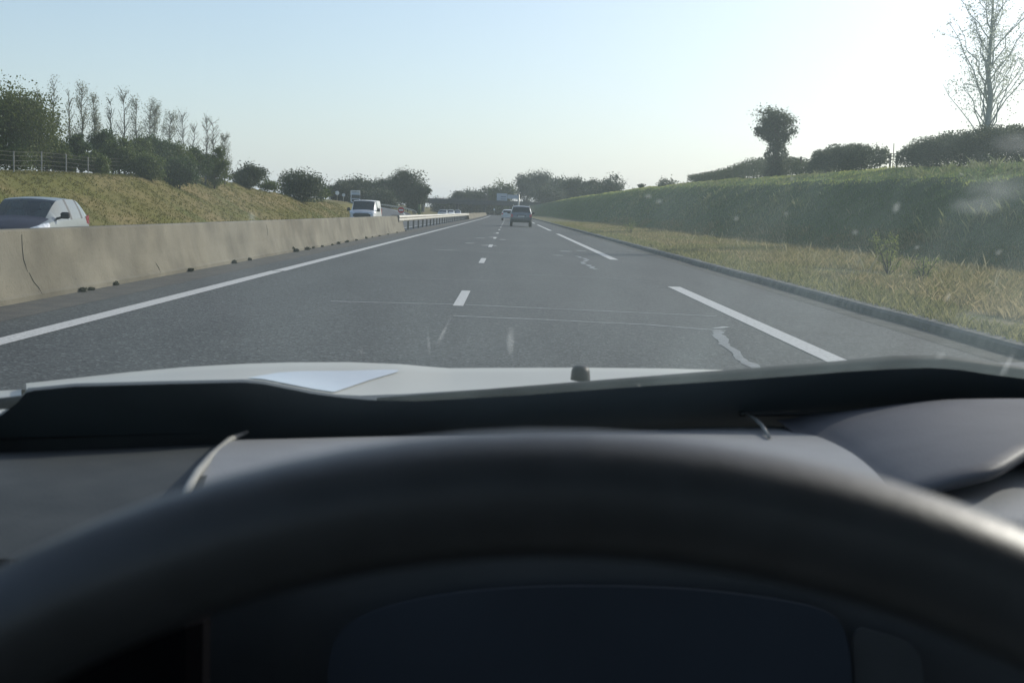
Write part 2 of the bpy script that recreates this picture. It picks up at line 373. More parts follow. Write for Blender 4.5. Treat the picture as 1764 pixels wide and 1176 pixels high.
# ------------------------------------------------------------------ concrete median barriers and guard rails
def barrier(y0, y1, label):
    c0 = float(cx((y0+y1)/2)); rt = empty('concrete_barrier', (-5.70+c0, y0, 0), label=label, cat='barrier')
    prof = [(.30, -.06), (.30, .06), (.265, .085), (.19, .36), (.105, .78), (.085, .80), (-.085, .80), (-.105, .78), (-.155, .34), (-.26, .08), (-.30, -.3)]
    rows = []; n = max(2, int((y1-y0)/6))
    for i in range(n+1):
        y = y0+(y1-y0)*i/n; rows.append([(-5.70+float(cx(y))+a, y, float(rz(y))+b) for a, b in prof])
    mb = MB().loft(rows, True, True); mb.build('wall_body', concrete, rt, off=rt.location)
    return rt
b1 = barrier(-20, 65, 'long low beige concrete median barrier beside the left lane, cracked and stained')
b2 = barrier(171, 640, 'far concrete median barrier starting where the steel rail ends')
def face_pt(px, py):     # pixel on the sloping right-hand face of the barrier
    d = ray(px, py); best = None
    for h0, x0, h1, x1 in ((.085, .265, .36, .19), (.36, .19, .78, .105), (-.06, .30, .06, .30)):
        k = (x1-x0)/(h1-h0)
        # x = -5.7 + x0 + k*(z-h0)
        t = (-5.7+x0+k*(CAMZ-h0))/(d.x-k*d.z); z = CAMZ+t*d.z
        if h0-.02 <= z <= h1+.02: best = Vector((t*d.x+.004, t*d.y, z))
    return best
for pts in ([(37, 404), (38, 428), (40, 446), (47, 468)], [(50, 470), (58, 486), (66, 495), (72, 506)], [(268, 453), (273, 461), (277, 470)], [(459, 387), (460, 396), (461, 406)]):
    w = [face_pt(*p) for p in pts]; w = [p for p in w if p]
    if len(w) > 1: MB().tube(w, [.003]+[.005]*(len(w)-2)+[.002], 5).build('crack', crackm, b1).matrix_parent_inverse = Matrix.Translation(b1.location).inverted()
def wbeam(path, z, m, root, name='rail', flip=1):
    prof = [(.0, .155), (.035, .13), (.055, .09), (.05, .045), (.0, .0), (.05, -.045), (.055, -.09), (.035, -.13), (.0, -.155)]
    rows = []
    for i, p in enumerate(path):
        a = path[max(0, i-1)]; b = path[min(len(path)-1, i+1)]; t = (b-a).normalized(); n = Vector((t.y, -t.x, 0))*flip
        rows.append([p+n*(u+.03)+Vector((0, 0, z+v)) for u, v in prof]+[p+n*(.012)+Vector((0, 0, z+v)) for u, v in prof[::-1]])
    return MB().loft(rows, True, True).build(name, m, root, off=root.location)
gr = empty('guard_rail', (-5.70, 62.5, 0), label='pale steel guard rail on short posts between the two concrete median barriers', cat='guard rail')
path = [Vector((-5.70+float(cx(y)), y, 0)) for y in np.linspace(62.5, 172, 40)]
wbeam([p+Vector((.13, 0, 0)) for p in path], .66, galv, gr); wbeam([p-Vector((.13, 0, 0)) for p in path], .66, galv, gr, flip=-1)
MB().rbox((-5.70, 62.45, .66), (.40, .06, .36), .02).build('end_plate', steel_dk, gr, off=gr.location)
for y in np.arange(66.5, 172, 4.0):
    MB().box((-5.70+float(cx(y)), y, .36), (.10, .07, .74)).box((-5.70+float(cx(y)), y, .66), (.26, .06, .12)).build('post', steel_dk, gr, off=gr.location)
g2 = empty('guard_rail', along(205, 3.7), label='steel guard rail curving up along the slip road behind the van', cat='guard rail')
path = [along(y, 3.7) for y in np.linspace(205, 345, 36)]
wbeam(path, .62, galv, g2)
for y in np.arange(207, 344, 6.0):
    p = along(y, 3.66); MB().box((p.x, p.y, p.z+.3), (.10, .08, .75)).build('post', steel_dk, g2, off=g2.location)
# weeds along the foot of the barrier
def quads(centers, sizes, aspect=.6, up=0.):
    n = len(centers); a = rng.normal(size=(n, 3)); a[:, 2] = a[:, 2]*(1-up)+up*np.abs(a[:, 2])*1.5; a /= np.linalg.norm(a, axis=1)[:, None]
    b = rng.normal(size=(n, 3)); b -= (b*a).sum(1)[:, None]*a; b /= np.linalg.norm(b, axis=1)[:, None]
    s = np.asarray(sizes)[:, None]; u = a*s*.5; v = b*s*.5*aspect
    V = np.stack([centers-u, centers-v*1.0, centers+u, centers+v], 1).reshape(-1, 3)
    return V, np.arange(4*n).reshape(-1, 4)
lf_weed = leafmat('leaves_weed', (.03, .035, .018), (.07, .07, .035), .2)
for px, py, s in ((142, 503, .07), (148, 500, .05), (204, 492, .06), (205, 503, .04), (327, 468, .07), (404, 454, .07), (435, 449, .06), (505, 434, .12), (511, 430, .09), (520, 429, .07), (532, 428, .06), (543, 425, .05), (553, 422, .05), (570, 420, .08), (575, 417, .09), (600, 414, .06), (625, 411, .09), (636, 409, .05), (648, 407, .06), (660, 404, .05), (676, 401, .06), (690, 398, .05)):
    p = G(px, py); p.x = -5.38+random.uniform(-.02, .05); n = 40
    c = np.clip(rng.normal(size=(n, 3)), -1.6, 1.6)*s*np.array([.35, .42, .3]); c[:, 2] = np.abs(c[:, 2])+.01
    V, Q = quads(c, rng.uniform(.8, 1.4, n)*s)
    o = fast_mesh('weed_tuft', V, Q, lf_weed); o.location = (p.x, p.y, 0)
    tag(o, 'small dark weed tuft growing at the foot of the concrete barrier', 'weed', 'weeds along the barrier foot')
# ------------------------------------------------------------------ trees, hedges, plants
def limb(mb, p0, p1, r0, r1, n=4, wob=.06):
    p0 = Vector(p0); p1 = Vector(p1); L_ = (p1-p0).length; pts = []
    for i in range(n+1):
        t = i/n; w = Vector((random.gauss(0, 1), random.gauss(0, 1), 0))*wob*L_*(t*(1-t))*2
        pts.append(p0.lerp(p1, t)+w)
    mb.tube(pts, [r0+(r1-r0)*i/n for i in range(n+1)], 6); return pts
def tree(name, px, ytop, wpx, Y, label, cat='tree', group=None, leaf=None, nl=3000, ls=.25, style='round', ground_z=None, clumps=45, seed=None):
    top = P(px, ytop, Y); X = top.x; z0 = gz(X, Y)-.05 if ground_z is None else ground_z
    h = top.z-z0; w = wpx/F*Y
    rt = empty(name, (X, Y, z0), label=label, cat=cat, group=group)
    tb = MB(); C = []; S = []
    if style == 'round':
        lobes = []
        nlob = 5 if h > 3 else 4
        lobes.append((Vector((0, 0, h*.60)), w*.40, h*.38)); lobes.append((Vector((0, 0, h*.26)), w*.40, h*.24))
        for k in range(nlob):
            a = 2*math.pi*k/nlob+random.random(); lobes.append((Vector((math.cos(a)*w*.24, math.sin(a)*w*.24, h*random.uniform(.35, .72))), w*random.uniform(.22, .32), h*random.uniform(.18, .28)))
        ends = []
        for i in range(clumps):
            c, rw, rh = random.choice(lobes) if random.random() > .3 else lobes[0]
            d = rng.normal(size=3); d /= np.linalg.norm(d); r = random.random()**.4
            p = np.array([c.x+d[0]*rw*r, c.y+d[1]*rw*r, c.z+d[2]*rh*r]); p[2] = min(max(p[2], h*.06), h*.97); ends.append(p)
            n = int(nl/clumps); sg = random.uniform(.07, .13)*max(w, h*.6)
            C.append(p+rng.normal(size=(n, 3))*sg*np.array([1, 1, .75]))
        pts = limb(tb, (0, 0, 0), (random.uniform(-.05, .05)*w, 0, h*.7), .035*h*.7, .012*h, 5, .03)
        for p in random.sample(ends, min(10, len(ends))): limb(tb, pts[random.choice((2, 3, 4))], p, .012*h, .003*h, 3)
    elif style == 'poplar':
        pts = limb(tb, (0, 0, 0), (random.uniform(-.03, .03)*h, 0, h*.99), .016*h, .004, 7, .02)
        for i in range(38):
            t = random.uniform(.15, .97); b = Vector(pts[0]).lerp(Vector(pts[-1]), t); a = random.random()*6.28; ln = h*random.uniform(.12, .26)*(1.15-t*.7)
            e = b+Vector((math.cos(a)*w*.42*(1.15-t*.6), math.sin(a)*w*.42*(1.15-t*.6), ln)); limb(tb, b, e, .026, .012, 3)
            for k in range(2):
                n = max(2, int(nl/76)); q_ = b.lerp(e, random.uniform(.35, 1.05)); C.append(np.array(q_)+rng.normal(size=(n, 3))*np.array([.16, .16, .30])*h/7)
    elif style == 'ivy':
        pts = limb(tb, (.05*w, 0, 0), (.05*w, 0, h*.7), .07*w*2, .05*w, 5, .01)
        n = int(nl*.35); z = rng.uniform(0, h*.62, n); a = rng.uniform(0, 6.28, n); rr = w*(.20+.05*np.sin(z*5)+.04*rng.normal(size=n))*(1.0+.15*(z/h))
        C.append(np.stack([.06*w+rr*np.cos(a), rr*np.sin(a), z], 1))
        for i in range(54):
            d = rng.normal(size=3); d /= np.linalg.norm(d); r = random.random()**.5
            p = np.array([-.05*w+d[0]*w*.47*r*(.75+.5*random.random()), d[1]*w*.36*r, h*.74+d[2]*h*.23*r]); n = int(nl*.65/54)
            C.append(p+rng.normal(size=(n, 3))*w*random.uniform(.045, .10))
            if i % 3 == 0: limb(tb, pts[4], p*np.array([1.15, 1.15, 1.03]), .035, .01, 3)
    elif style == 'airy':
        pts = limb(tb, (.02*w, 0, 0), (0, 0, h*.97), .021*h, .006, 8, .015)
        for i in range(40):
            t = .10+.62*(i/39)**1.1; b = Vector(pts[0]).lerp(Vector(pts[-1]), t); a = i*2.4+random.random()
            ln = h*random.uniform(.20, .40)*(1.12-t*.55); sp = ln*random.uniform(.42, .85)*(.55 if i % 4 == 0 else 1)
            e = b+Vector((math.cos(a)*sp, math.sin(a)*sp, ln)); lp = limb(tb, b, e, .030, .008, 5, .06)
            for k in range(8):
                f_ = random.uniform(.35, 1.0); q_ = lp[min(4, int(f_*5))].lerp(lp[min(5, int(f_*5)+1)], f_*5-int(f_*5)); n = max(3, int(nl/320))
                q2 = q_+Vector((random.gauss(0, .28), random.gauss(0, .28), random.uniform(.05, .45))); limb(tb, q_, q2, .009, .004, 2)
                C.append(np.array(q2)+rng.normal(size=(n, 3))*np.array([.11, .11, .14])*h/7)
        n = 260; z = rng.uniform(0, h*.28, n); a = rng.uniform(0, 6.28, n); rr = .05*h*(.6+.4*rng.random(n))*(1-z/h*1.8)
        C.append(np.stack([rr*np.cos(a), rr*np.sin(a), z], 1))
    C = np.concatenate(C); C[:, 2] = np.maximum(C[:, 2], .02)
    V, Q = quads(C, rng.uniform(.6, 1.4, len(C))*ls, .7)
    tb.build('trunk', mat('bark_flare_pale', (.42, .44, .40), (.32, .33, .30), .9, 3) if style == 'airy' else barkp if style == 'poplar' else bark, rt, True)  # airy tree's bark is paled for the sun flare as well
    fast_mesh('crown', V, Q, leaf, rt)
    return rt
def hedge(pts, label, leaf, depth, nl, ls, gaps=()):
    """pts: (px, ytop, Y) along the hedge; a clipped row of leaves standing on the ground with twigs inside"""
    T = [P(*p) for p in pts]; a0 = T[0]; rt = empty('hedge', (a0.x, a0.y, gz(a0.x, a0.y)), label=label, cat='hedge')
    L_ = [(T[i+1]-T[i]).length for i in range(len(T)-1)]; tot = sum(L_); C = []; tb = MB()
    for i in range(len(T)-1):
        n = int(nl*L_[i]/tot); t = rng.random(n); X = T[i].x+(T[i+1].x-T[i].x)*t; Y = T[i].y+(T[i+1].y-T[i].y)*t; Zt = T[i].z+(T[i+1].z-T[i].z)*t
        off = rng.uniform(-1, 1, n)*depth/2; Y = Y+off*.3; X = X+off
        gzv = ground(X, Y); hh = np.maximum(Zt-gzv, .15)
        k = rng.random(n)**.6; bul = 1+.10*np.sin(X*3.1+Y*2.2)+.06*rng.normal(size=n)
        C.append(np.stack([X, Y, gzv+hh*np.clip(k*bul, 0, 1.12)], 1))
        for j in range(max(2, int(L_[i]/1.2))):
            t_ = random.random(); p = T[i].lerp(T[i+1], t_); z0 = gz(p.x, p.y)
            limb(tb, (p.x, p.y, z0-.05), (p.x+random.gauss(0, .2), p.y+random.gauss(0, .3), z0+max(.1, (p.z-z0))*random.uniform(.7, 1.05)), .03, .01, 3)
    tb.tube([Vector((p.lerp(q_, k/6).x, p.lerp(q_, k/6).y, gz(p.lerp(q_, k/6).x, p.lerp(q_, k/6).y)-.02)) for p, q_ in zip(T[:-1], T[1:]) for k in range(6)], .06, 5)
    C = np.concatenate(C)-np.array(rt.location)
    V, Q = quads(C, rng.uniform(.6, 1.4, len(C))*ls, .7)
    fast_mesh('foliage', V, Q, leaf, rt); tb.build('stems', bark, rt, True, off=rt.location)
    return rt
# left: trees on the top of the bank
tree('broadleaf_tree', 20, 146, 150, 78, 'tallest and fullest olive-green tree at the far left, behind the wire fence', leaf=lf_big, nl=26000, ls=.14, clumps=130)
pg = 'thin half-bare poplars on the left bank'
pop = [(70, 150, 30, 98), (95, 141, 34, 92), (118, 150, 34, 96), (137, 152, 34, 90), (168, 172, 34, 100), (190, 168, 34, 104), (217, 165, 36, 98), (232, 178, 34, 106), (255, 184, 34, 104), (270, 182, 30, 112), (296, 186, 36, 104), (312, 192, 30, 114), (336, 205, 30, 116), (352, 208, 30, 112), (370, 204, 34, 110), (386, 226, 28, 114)]
for i, (px, yt, w, Y) in enumerate(pop):
    tree('poplar_tree', px+random.uniform(-5, 5), yt+random.uniform(-8, 10), w*random.uniform(.75, 1.25), Y+random.uniform(-5, 5), 'thin half-bare poplar rising above the green shrubs on the left bank', group=pg, leaf=lf_pop, nl=random.choice((350, 500, 800, 1500, 2000)), ls=.085, style='poplar')
for px, yt, w, Y, lf, lab in (
    (10, 236, 90, 76, lf_mid, 'wide olive shrub under the tallest left tree at the edge of the picture'),
    (82, 236, 62, 82, lf_dark, 'dark round shrub just right of the tallest left tree'),
    (130, 226, 46, 84, lf_dark, 'dark pointed small tree standing between two groups of poplars'),
    (108, 262, 40, 80, lf_mid, 'low light-green shrub between the dark round shrub and the dark pointed tree'),
    (176, 220, 48, 90, lf_dark, 'dark shrub with a peaked top, second peak from the left on the bank'),
    (205, 236, 60, 86, lf_mid, 'mid-green broad shrub in the middle of the left shrub row'),
    (238, 238, 56, 95, lf_mid, 'mid-green shrub under the tallest middle poplar'),
    (160, 262, 50, 80, lf_mid, 'low shrub in front of the peaked dark shrub'),
    (272, 234, 58, 98, lf_dark, 'dark bulky shrub with a flat top in the left shrub row'),
    (305, 244, 62, 100, lf_mid, 'greyish green shrub right of the flat-topped dark shrub'),
    (338, 248, 54, 104, lf_dark, 'second shrub from the right end of the left shrub row'),
    (370, 246, 50, 108, lf_mid, 'rightmost shrub of the left row, under the last poplar'),
    (255, 268, 60, 86, lf_mid, 'low shrub in front of the middle of the left shrub row'),
    (310, 272, 60, 94, lf_dark, 'low dark shrub near the fence at the right half of the row')):
    tree('shrub', px, yt, w, Y, lab, 'shrub', leaf=lf, nl=9500, ls=.135, clumps=48)
tree('round_tree', 427, 283, 60, 127, 'dark rounded tree on the falling end of the left bank, nearest the shrub row', leaf=lf_far, nl=10000, ls=.19)
tree('shrub', 464, 309, 34, 136, 'small green bush between the two dark rounded trees on the left bank', 'shrub', leaf=lf_mid, nl=1200, ls=.2)
tree('round_tree', 518, 294, 80, 150, 'broad dark rounded tree at the foot end of the left bank', leaf=lf_far, nl=12000, ls=.22)
tree('shrub', 555, 322, 34, 175, 'low bush right of the broad rounded tree on the left bank', 'shrub', leaf=lf_mid, nl=1200, ls=.24)
for px, yt, w, Y, lab in (
    (588, 316, 50, 400, 'leftmost tree of the dark wood behind the slip road'),
    (612, 309, 60, 410, 'dark tree directly above the lorry cab'),
    (645, 311, 62, 400, 'dark tree above the roof of the white van'),
    (672, 306, 52, 395, 'dark tree between the van and the tallest tree of the wood'),
    (704, 296, 66, 385, 'tallest rounded tree at the right end of the dark wood'),
    (722, 318, 34, 380, 'lower tree at the right edge of the dark wood, by the bridge end'),
    (660, 332, 60, 370, 'low dark tree in front of the wood behind the slip road rail'),
    (628, 332, 50, 372, 'low dark tree in front of the wood, left of the other low one')):
    tree('wood_tree', px, yt, w, Y, lab, group='trees of the wood behind the slip road', leaf=lf_far, nl=11000, ls=.5)
for px, yt, w, Y, lab in (
    (790, 329, 34, 760, 'low tree behind the left half of the bridge'),
    (812, 322, 46, 770, 'wide tree behind the middle of the bridge'),
    (838, 322, 46, 780, 'flat tree behind the bridge, left of the round yellowish one'),
    (765, 346, 50, 800, 'low dark tree seen under the left end of the bridge'),
    (800, 348, 50, 810, 'low dark tree seen under the left middle of the bridge'),
    (835, 349, 46, 805, 'low dark tree seen under the middle of the bridge'),
    (868, 349, 46, 800, 'low dark tree seen under the right part of the bridge'),
    (866, 314, 44, 745, 'round yellowish green tree behind the bridge next to the road sign')):
    tree('distant_tree', px, yt, w, Y, lab, group='trees behind the bridge', leaf=lf_mid if yt == 314 else lf_far, nl=7000, ls=.9)
for px, yt, w, Y, lab in (
    (909, 297, 42, 760, 'tall dark tree right of the road sign, first of the right wood'),
    (936, 296, 52, 740, 'tallest dark tree of the right wood, second from the sign'),
    (962, 303, 46, 700, 'dark tree in the middle of the right wood'),
    (990, 305, 44, 560, 'dark tree right of the middle of the right wood'),
    (1018, 307, 38, 520, 'slender lighter tree near the right end of the right wood'),
    (1056, 303, 46, 470, 'airy rounded tree with sky showing through, last of the right wood'),
    (950, 326, 60, 640, 'low dark tree at the foot of the right wood'),
    (1030, 325, 50, 480, 'low bush at the foot of the right wood near its right end')):
    tree('wood_tree', px, yt, w, Y, lab, group='trees of the right-hand wood', leaf=lf_far, nl=3000 if px == 1056 else 9500, ls=.8 if Y > 600 else .62)
# right: on top of the bank
hedge([(1195, 303, 128), (1235, 297, 116), (1262, 291, 108), (1300, 277, 98), (1345, 272, 88), (1383, 276, 81), (1392, 286, 79)], 'low dark hedge sloping up towards the ivy-covered tree', lf_hedge, 1.6, 28000, .11)
tree('ivy_tree', 1338, 182, 66, 85, 'stocky ivy-covered tree with a bushy top standing alone on the right bank', leaf=lf_hedge, nl=15000, ls=.115, style='ivy')
hedge([(1408, 281, 77), (1420, 264, 75), (1450, 255, 72), (1495, 253, 68)], 'rounded dark hedge between the ivy-covered tree and the thin pole', lf_hedge, 1.4, 22000, .10)
tree('shrub', 1518, 250, 42, 65, 'small loose bush at the right end of the rounded hedge, beside the thin pole', 'shrub', leaf=lf_hedge, nl=1500, ls=.10)
hedge([(1566, 266, 58), (1584, 250, 57), (1620, 240, 54.5), (1680, 230, 51), (1712, 224, 49.5), (1764, 224, 47), (1900, 222, 41)], 'dense dark hedge under the tall airy tree on the right bank', lf_hedge, 1.6, 60000, .075)
tree('airy_tree', 1716, -60, 150, 50.9, 'tall airy tree with sparse pale leaves rising from the hedge at the right', leaf=lf_tall, nl=5200, ls=.08, style='airy')
for px, yt, Y, r, lab in ((1540, 247, 63, .022, 'tall thin pole standing right of the small loose bush'), (1546, 263, 62, .055, 'short wooden post at the left end of the dense hedge'), (1534, 264, 64, .055, 'short wooden post left of the tall thin pole'), (1403, 266, 78, .022, 'thin pole at the left end of the rounded hedge'), (1380, 270, 81, .075, 'stubby wooden post just right of the ivy-covered tree')):
    p = P(px, yt, Y); z0 = gz(p.x, Y); o = MB().tube([(0, 0, -.2), (.01, 0, (p.z-z0)*.5), (0, 0, p.z-z0-.02), (0, 0, p.z-z0)], [r, r*.97, r*.95, r*.6], 7).build('fence_post', wood, None, True)
    o.location = (p.x, Y, z0); tag(o, lab, 'post')
for px, yt, w, Y, lab in ((1105, 317, 14, 175, 'tiny dark bush on the skyline where the right bank fades away'), (1150, 310, 40, 140, 'tiny low bush on the crest left of the sloping hedge')):
    tree('shrub', px, yt, w, Y, lab, 'shrub', leaf=lf_hedge, nl=500, ls=.2)
# left fence
lfence = empty('wire_fence', P(-20, 295, 62), label='wire fence on thin posts along the top of the left bank', cat='fence')
fp = []
for i in range(15):
    y = 56+4.3*i; hl = ip(y, HL); x = -18.8-2*(hl+.5)-1.2; fp.append(Vector((x, y, gz(x, y))))
postm = mat('grey_post', (.30, .30, .27), (.22, .22, .2), .8, 6)
for p in fp: MB().tube([p-Vector((0, 0, .2)), p+Vector((0, 0, 1.15))], .035, 6).build('post', postm, lfence, off=lfence.location)
wm = MB()
for h in (.15, .4, .65, .9, 1.1):
    wm.tube([p+Vector((0, 0, h)) for p in fp], .006, 4)
wm.build('wire_mesh', steel_dk, lfence, off=lfence.location)
# sapling on the verge
def sapling(px, py, ytop, wpx, label, nl):
    b = G(px, py, .22); t = P(px, ytop, b.y); h = t.z-gz(b.x, b.y); w = wpx/F*b.y
    rt = empty('sapling', (b.x, b.y, gz(b.x, b.y)), label=label, cat='plant'); tb = MB(); C = []
    for i in range(9):
        a = random.random()*6.28; e = Vector((math.cos(a)*w*.45, math.sin(a)*w*.45, h*random.uniform(.45, 1))); lp = limb(tb, (0, 0, 0), e*(1 if i else 0)+Vector((0, 0, h if not i else 0)), .010, .004, 4)
        for k in range(9): q_ = Vector(lp[0]).lerp(Vector(lp[-1]), random.uniform(.35, 1)); C.append(np.array(q_)+rng.normal(size=(nl//81, 3))*.045)
    C = np.concatenate(C); V, Q = quads(C, rng.uniform(.025, .055, len(C)), .6)
    tb.build('stem', bark, rt, True); fast_mesh('leaves', V, Q, lf_sap, rt)
sapling(1530, 472, 403, 64, 'bright green leafy sapling standing on the dry verge below the right bank', 1100)
sapling(1590, 482, 443, 50, 'smaller straggly sapling just right of the bright leafy one', 500)
sapling(1085, 402, 372, 30, 'pale green young bush at the foot of the bank far along the verge', 700)
# grass: blades as one mesh per stretch
def blades(name, X, Y, Hh, wid, m, lean=.35, tuft=3, z=None):
    X = np.repeat(X, tuft)+rng.normal(size=len(X)*tuft)*.05; Y = np.repeat(Y, tuft)+rng.normal(size=len(Y)*tuft)*.05; Hh = np.repeat(Hh, tuft)*rng.uniform(.6, 1.2, len(X)); wid = np.repeat(wid, tuft)
    n = len(X); Z = ground(X, Y)-.02; a = rng.uniform(0, 6.28, n); dx, dy = np.cos(a)*wid/2, np.sin(a)*wid/2
    lx, ly = rng.normal(size=n)*lean*Hh, rng.normal(size=n)*lean*Hh
    p0 = np.stack([X-dx, Y-dy, Z], 1); p1 = np.stack([X+dx, Y+dy, Z], 1); p2 = np.stack([X+lx*.4+dx*.6, Y+ly*.4+dy*.6, Z+Hh*.6], 1); p3 = np.stack([X+lx, Y+ly, Z+Hh], 1)
    V = np.stack([p0, p1, p2, p3], 1).reshape(-1, 3); o = fast_mesh(name, V, np.arange(4*n).reshape(-1, 4), m); o['kind'] = 'stuff'; return o
def scat(n, x0, x1, y0, y1, pw=1.0):
    u = rng.random(n)**pw; Y = y0*(y1/y0)**u; X = rng.uniform(x0, x1, n); return X+cx(Y), Y
X, Y = scat(66000, 4.86, 11.6, 9, 150); c = _lump(X*.8, Y*.5) > -.4
blades('verge_grass', X[c], Y[c], rng.uniform(.05, .15, c.sum()), .005+Y[c]*.0004, gr_verge)
X, Y = scat(36000, 5.9, 11.8, 11, 140); c = _lump(X*.6+3, Y*.35) > -.12
blades('dry_grass', X[c], Y[c], rng.uniform(.07, .19, c.sum()), .002+Y[c]*.00025, gr_dry, .4)
X, Y = scat(34000, 11, 16.4, 22, 480)
blades('bank_grass', X, Y, rng.uniform(.05, .13, len(X)), np.minimum(.006+Y*.0006, .16), gr_bank, .6)
X, Y = scat(12000, 13.2, 18.5, 28, 420); hr = np.interp(Y, *zip(*HR)); c = (X-cx(Y)) > 11+1.05*(hr-.5)
blades('sunlit_crest_grass', X[c], Y[c], rng.uniform(.04, .11, c.sum()), .005+Y[c]*.0005, leafmat('sunlit_crest_grass', (.24, .30, .06), (.50, .50, .16), .55), .35)  # blades coloured brighter to paint in the sunlit crest
X, Y = scat(2600, 11.5, 16, 20, 160); c = _lump(X*.7+1, Y*.23) > .12
blades('bank_weeds', X[c], Y[c], rng.uniform(.18, .42, c.sum()), .006+Y[c]*.0005, leafmat('bank_weed', (.16, .20, .08), (.30, .30, .16), .45), .4, 4)
X, Y = scat(22000, -30, -18.9, 40, 190)
blades('olive_grass', X, Y, rng.uniform(.06, .16, len(X)), .01+Y*.0006, gr_left, .6)
X, Y = scat(300, 7.0, 12.5, 19, 75)
blades('tall_stems', X, Y, rng.uniform(.2, .42, len(X)), .001+Y*.00022, leafmat('straw', (.30, .28, .16), (.45, .40, .25), .4), .22, 2)
# ------------------------------------------------------------------ bridge, sign gantry and small signs
BY = 650.
bx = float(cx(BY)); br = empty('road_bridge', (bx-8, BY, 0), label='dark concrete overpass crossing the motorway in the distance', cat='bridge')
def bz(py): return P(800, py, BY).z
zt, zb = bz(344.5), bz(352)
bm_ = MB().rbox((bx-10, BY+5, (zt+zb)/2), (110, 10, zt-zb), .2); bm_.build('deck', concrete_g, br, off=br.location)
rl = MB(); rl.box((bx-10, BY+.2, zt+.95), (110, .10, .10)); rl.box((bx-10, BY+.2, zt+.5), (110, .06, .06))
for i in range(56): rl.box((bx-64.5+2*i, BY+.2, zt+.5), (.10, .10, 1.0))
rl.build('parapet', steel_dk, br, off=br.location)
MB().rbox((bx-10, BY+.15, zt+.06), (110, .7, .45), .08).build('parapet_kerb', kerbm, br, off=br.location)
for x in (-5.7, 7.6, -20):
    pr = MB().rbox((bx+x, BY+5, zb/2-1.2), (.8, 6.4, zb+2.38), .15)
    pr.build('pier', concrete_g, br, True, off=br.location)
for s, x in ((1, 13), (-1, -42)):
    MB().box((bx+x, BY+5, zb/2-1), (9, 9.6, zb+1.98)).build('abutment', concrete_g, br, off=br.location)
# sign gantry
SY = 470.
mp = P(893, 362, SY); sg = empty('road_sign', (mp.x, SY, gz(mp.x, SY)), label='cantilevered motorway direction sign with two grey panels on one mast', cat='road sign')
ztp = P(893, 336, SY).z; z0 = sg.location.z
MB().tube([(mp.x, SY, z0-.3), (mp.x, SY, ztp+.2)], [.38, .30], 10).build('mast', galv, sg, True, off=sg.location)
MB().tube([(mp.x, SY, ztp-.6), (P(857, 340, SY).x, SY+.1, ztp-.7)], [.20, .14], 8).build('arm', galv, sg, True, off=sg.location)
for x0, x1, y0, y1, nl in ((856, 873.6, 333, 346, 2), (874.4, 893, 335.5, 343, 0)):
    a = P(x0, y0, SY-.3); b = P(x1, y1, SY-.3); m_ = (a+b)/2; pn = MB().rbox((m_.x, SY-.4, m_.z), (b.x-a.x, .12, a.z-b.z), .04).build('panel', signback, sg, off=sg.location)
    for k in range(nl):
        MB().box((m_.x+.5, SY-.475, m_.z+.1-k*.9), ((b.x-a.x)*.5, .02, .28)).build('lettering', signline, pn, off=sg.location)
def small_sign(px, py, Y, r, m, label, round_=True, zg=None, cat='road sign', bar=None):
    p = P(px, py, Y); z0 = gz(p.x, Y) if zg is None else zg; rt = empty('traffic_sign', (p.x, Y, z0), label=label, cat=cat); h = p.z-z0
    MB().tube([(0, .05, -.1), (0, .05, h+r*.9)], .05, 6).build('pole', galv, rt, True)
    n = 20 if round_ else 4; o_ = 0 if round_ else math.pi/4
    rg = lambda y, k: [Vector((math.cos(2*math.pi*i/n+o_)*r*k, y, h+math.sin(2*math.pi*i/n+o_)*r*k)) for i in range(n)]
    f = MB().loft([rg(0, .97), rg(-.02, 1), rg(-.05, 1), rg(-.06, .96)], True, True).build('face', m, rt)
    if bar: MB().box((0, -.075, h), (r*1.4, .02, r*.36)).build('bar', bar, rt)
small_sign(581, 332.5, 300, .50, signwhite, 'small round white sign on a post left of the lorry, the brighter of two')
small_sign(592, 336, 310, .42, mat('sign_dull', (.5, .52, .54), None, .6, 3), 'small dull round sign on a post nearest the lorry')
small_sign(691, 362, 214, .55, signred, 'round red no-entry sign with a white bar beside the slip road', bar=signwhite)
small_sign(851.5, 361, 480, .45, signwhite, 'small white marker sign at the end of the central barrier under the bridge', False)
gp_ = P(723, 352, 236); o = MB().tube([(0, 0, -.1), (0, 0, gp_.z-gz(gp_.x, 236)-.1), (0, 0, gp_.z-gz(gp_.x, 236))], [.28, .28, .2], 10).build('marker_post', mat('green_post', (.10, .14, .05), None, .6, 4), None, True); o.location = (gp_.x, 236, gz(gp_.x, 236)); tag(o, 'dull green upright marker post right of the no-entry sign', 'post')
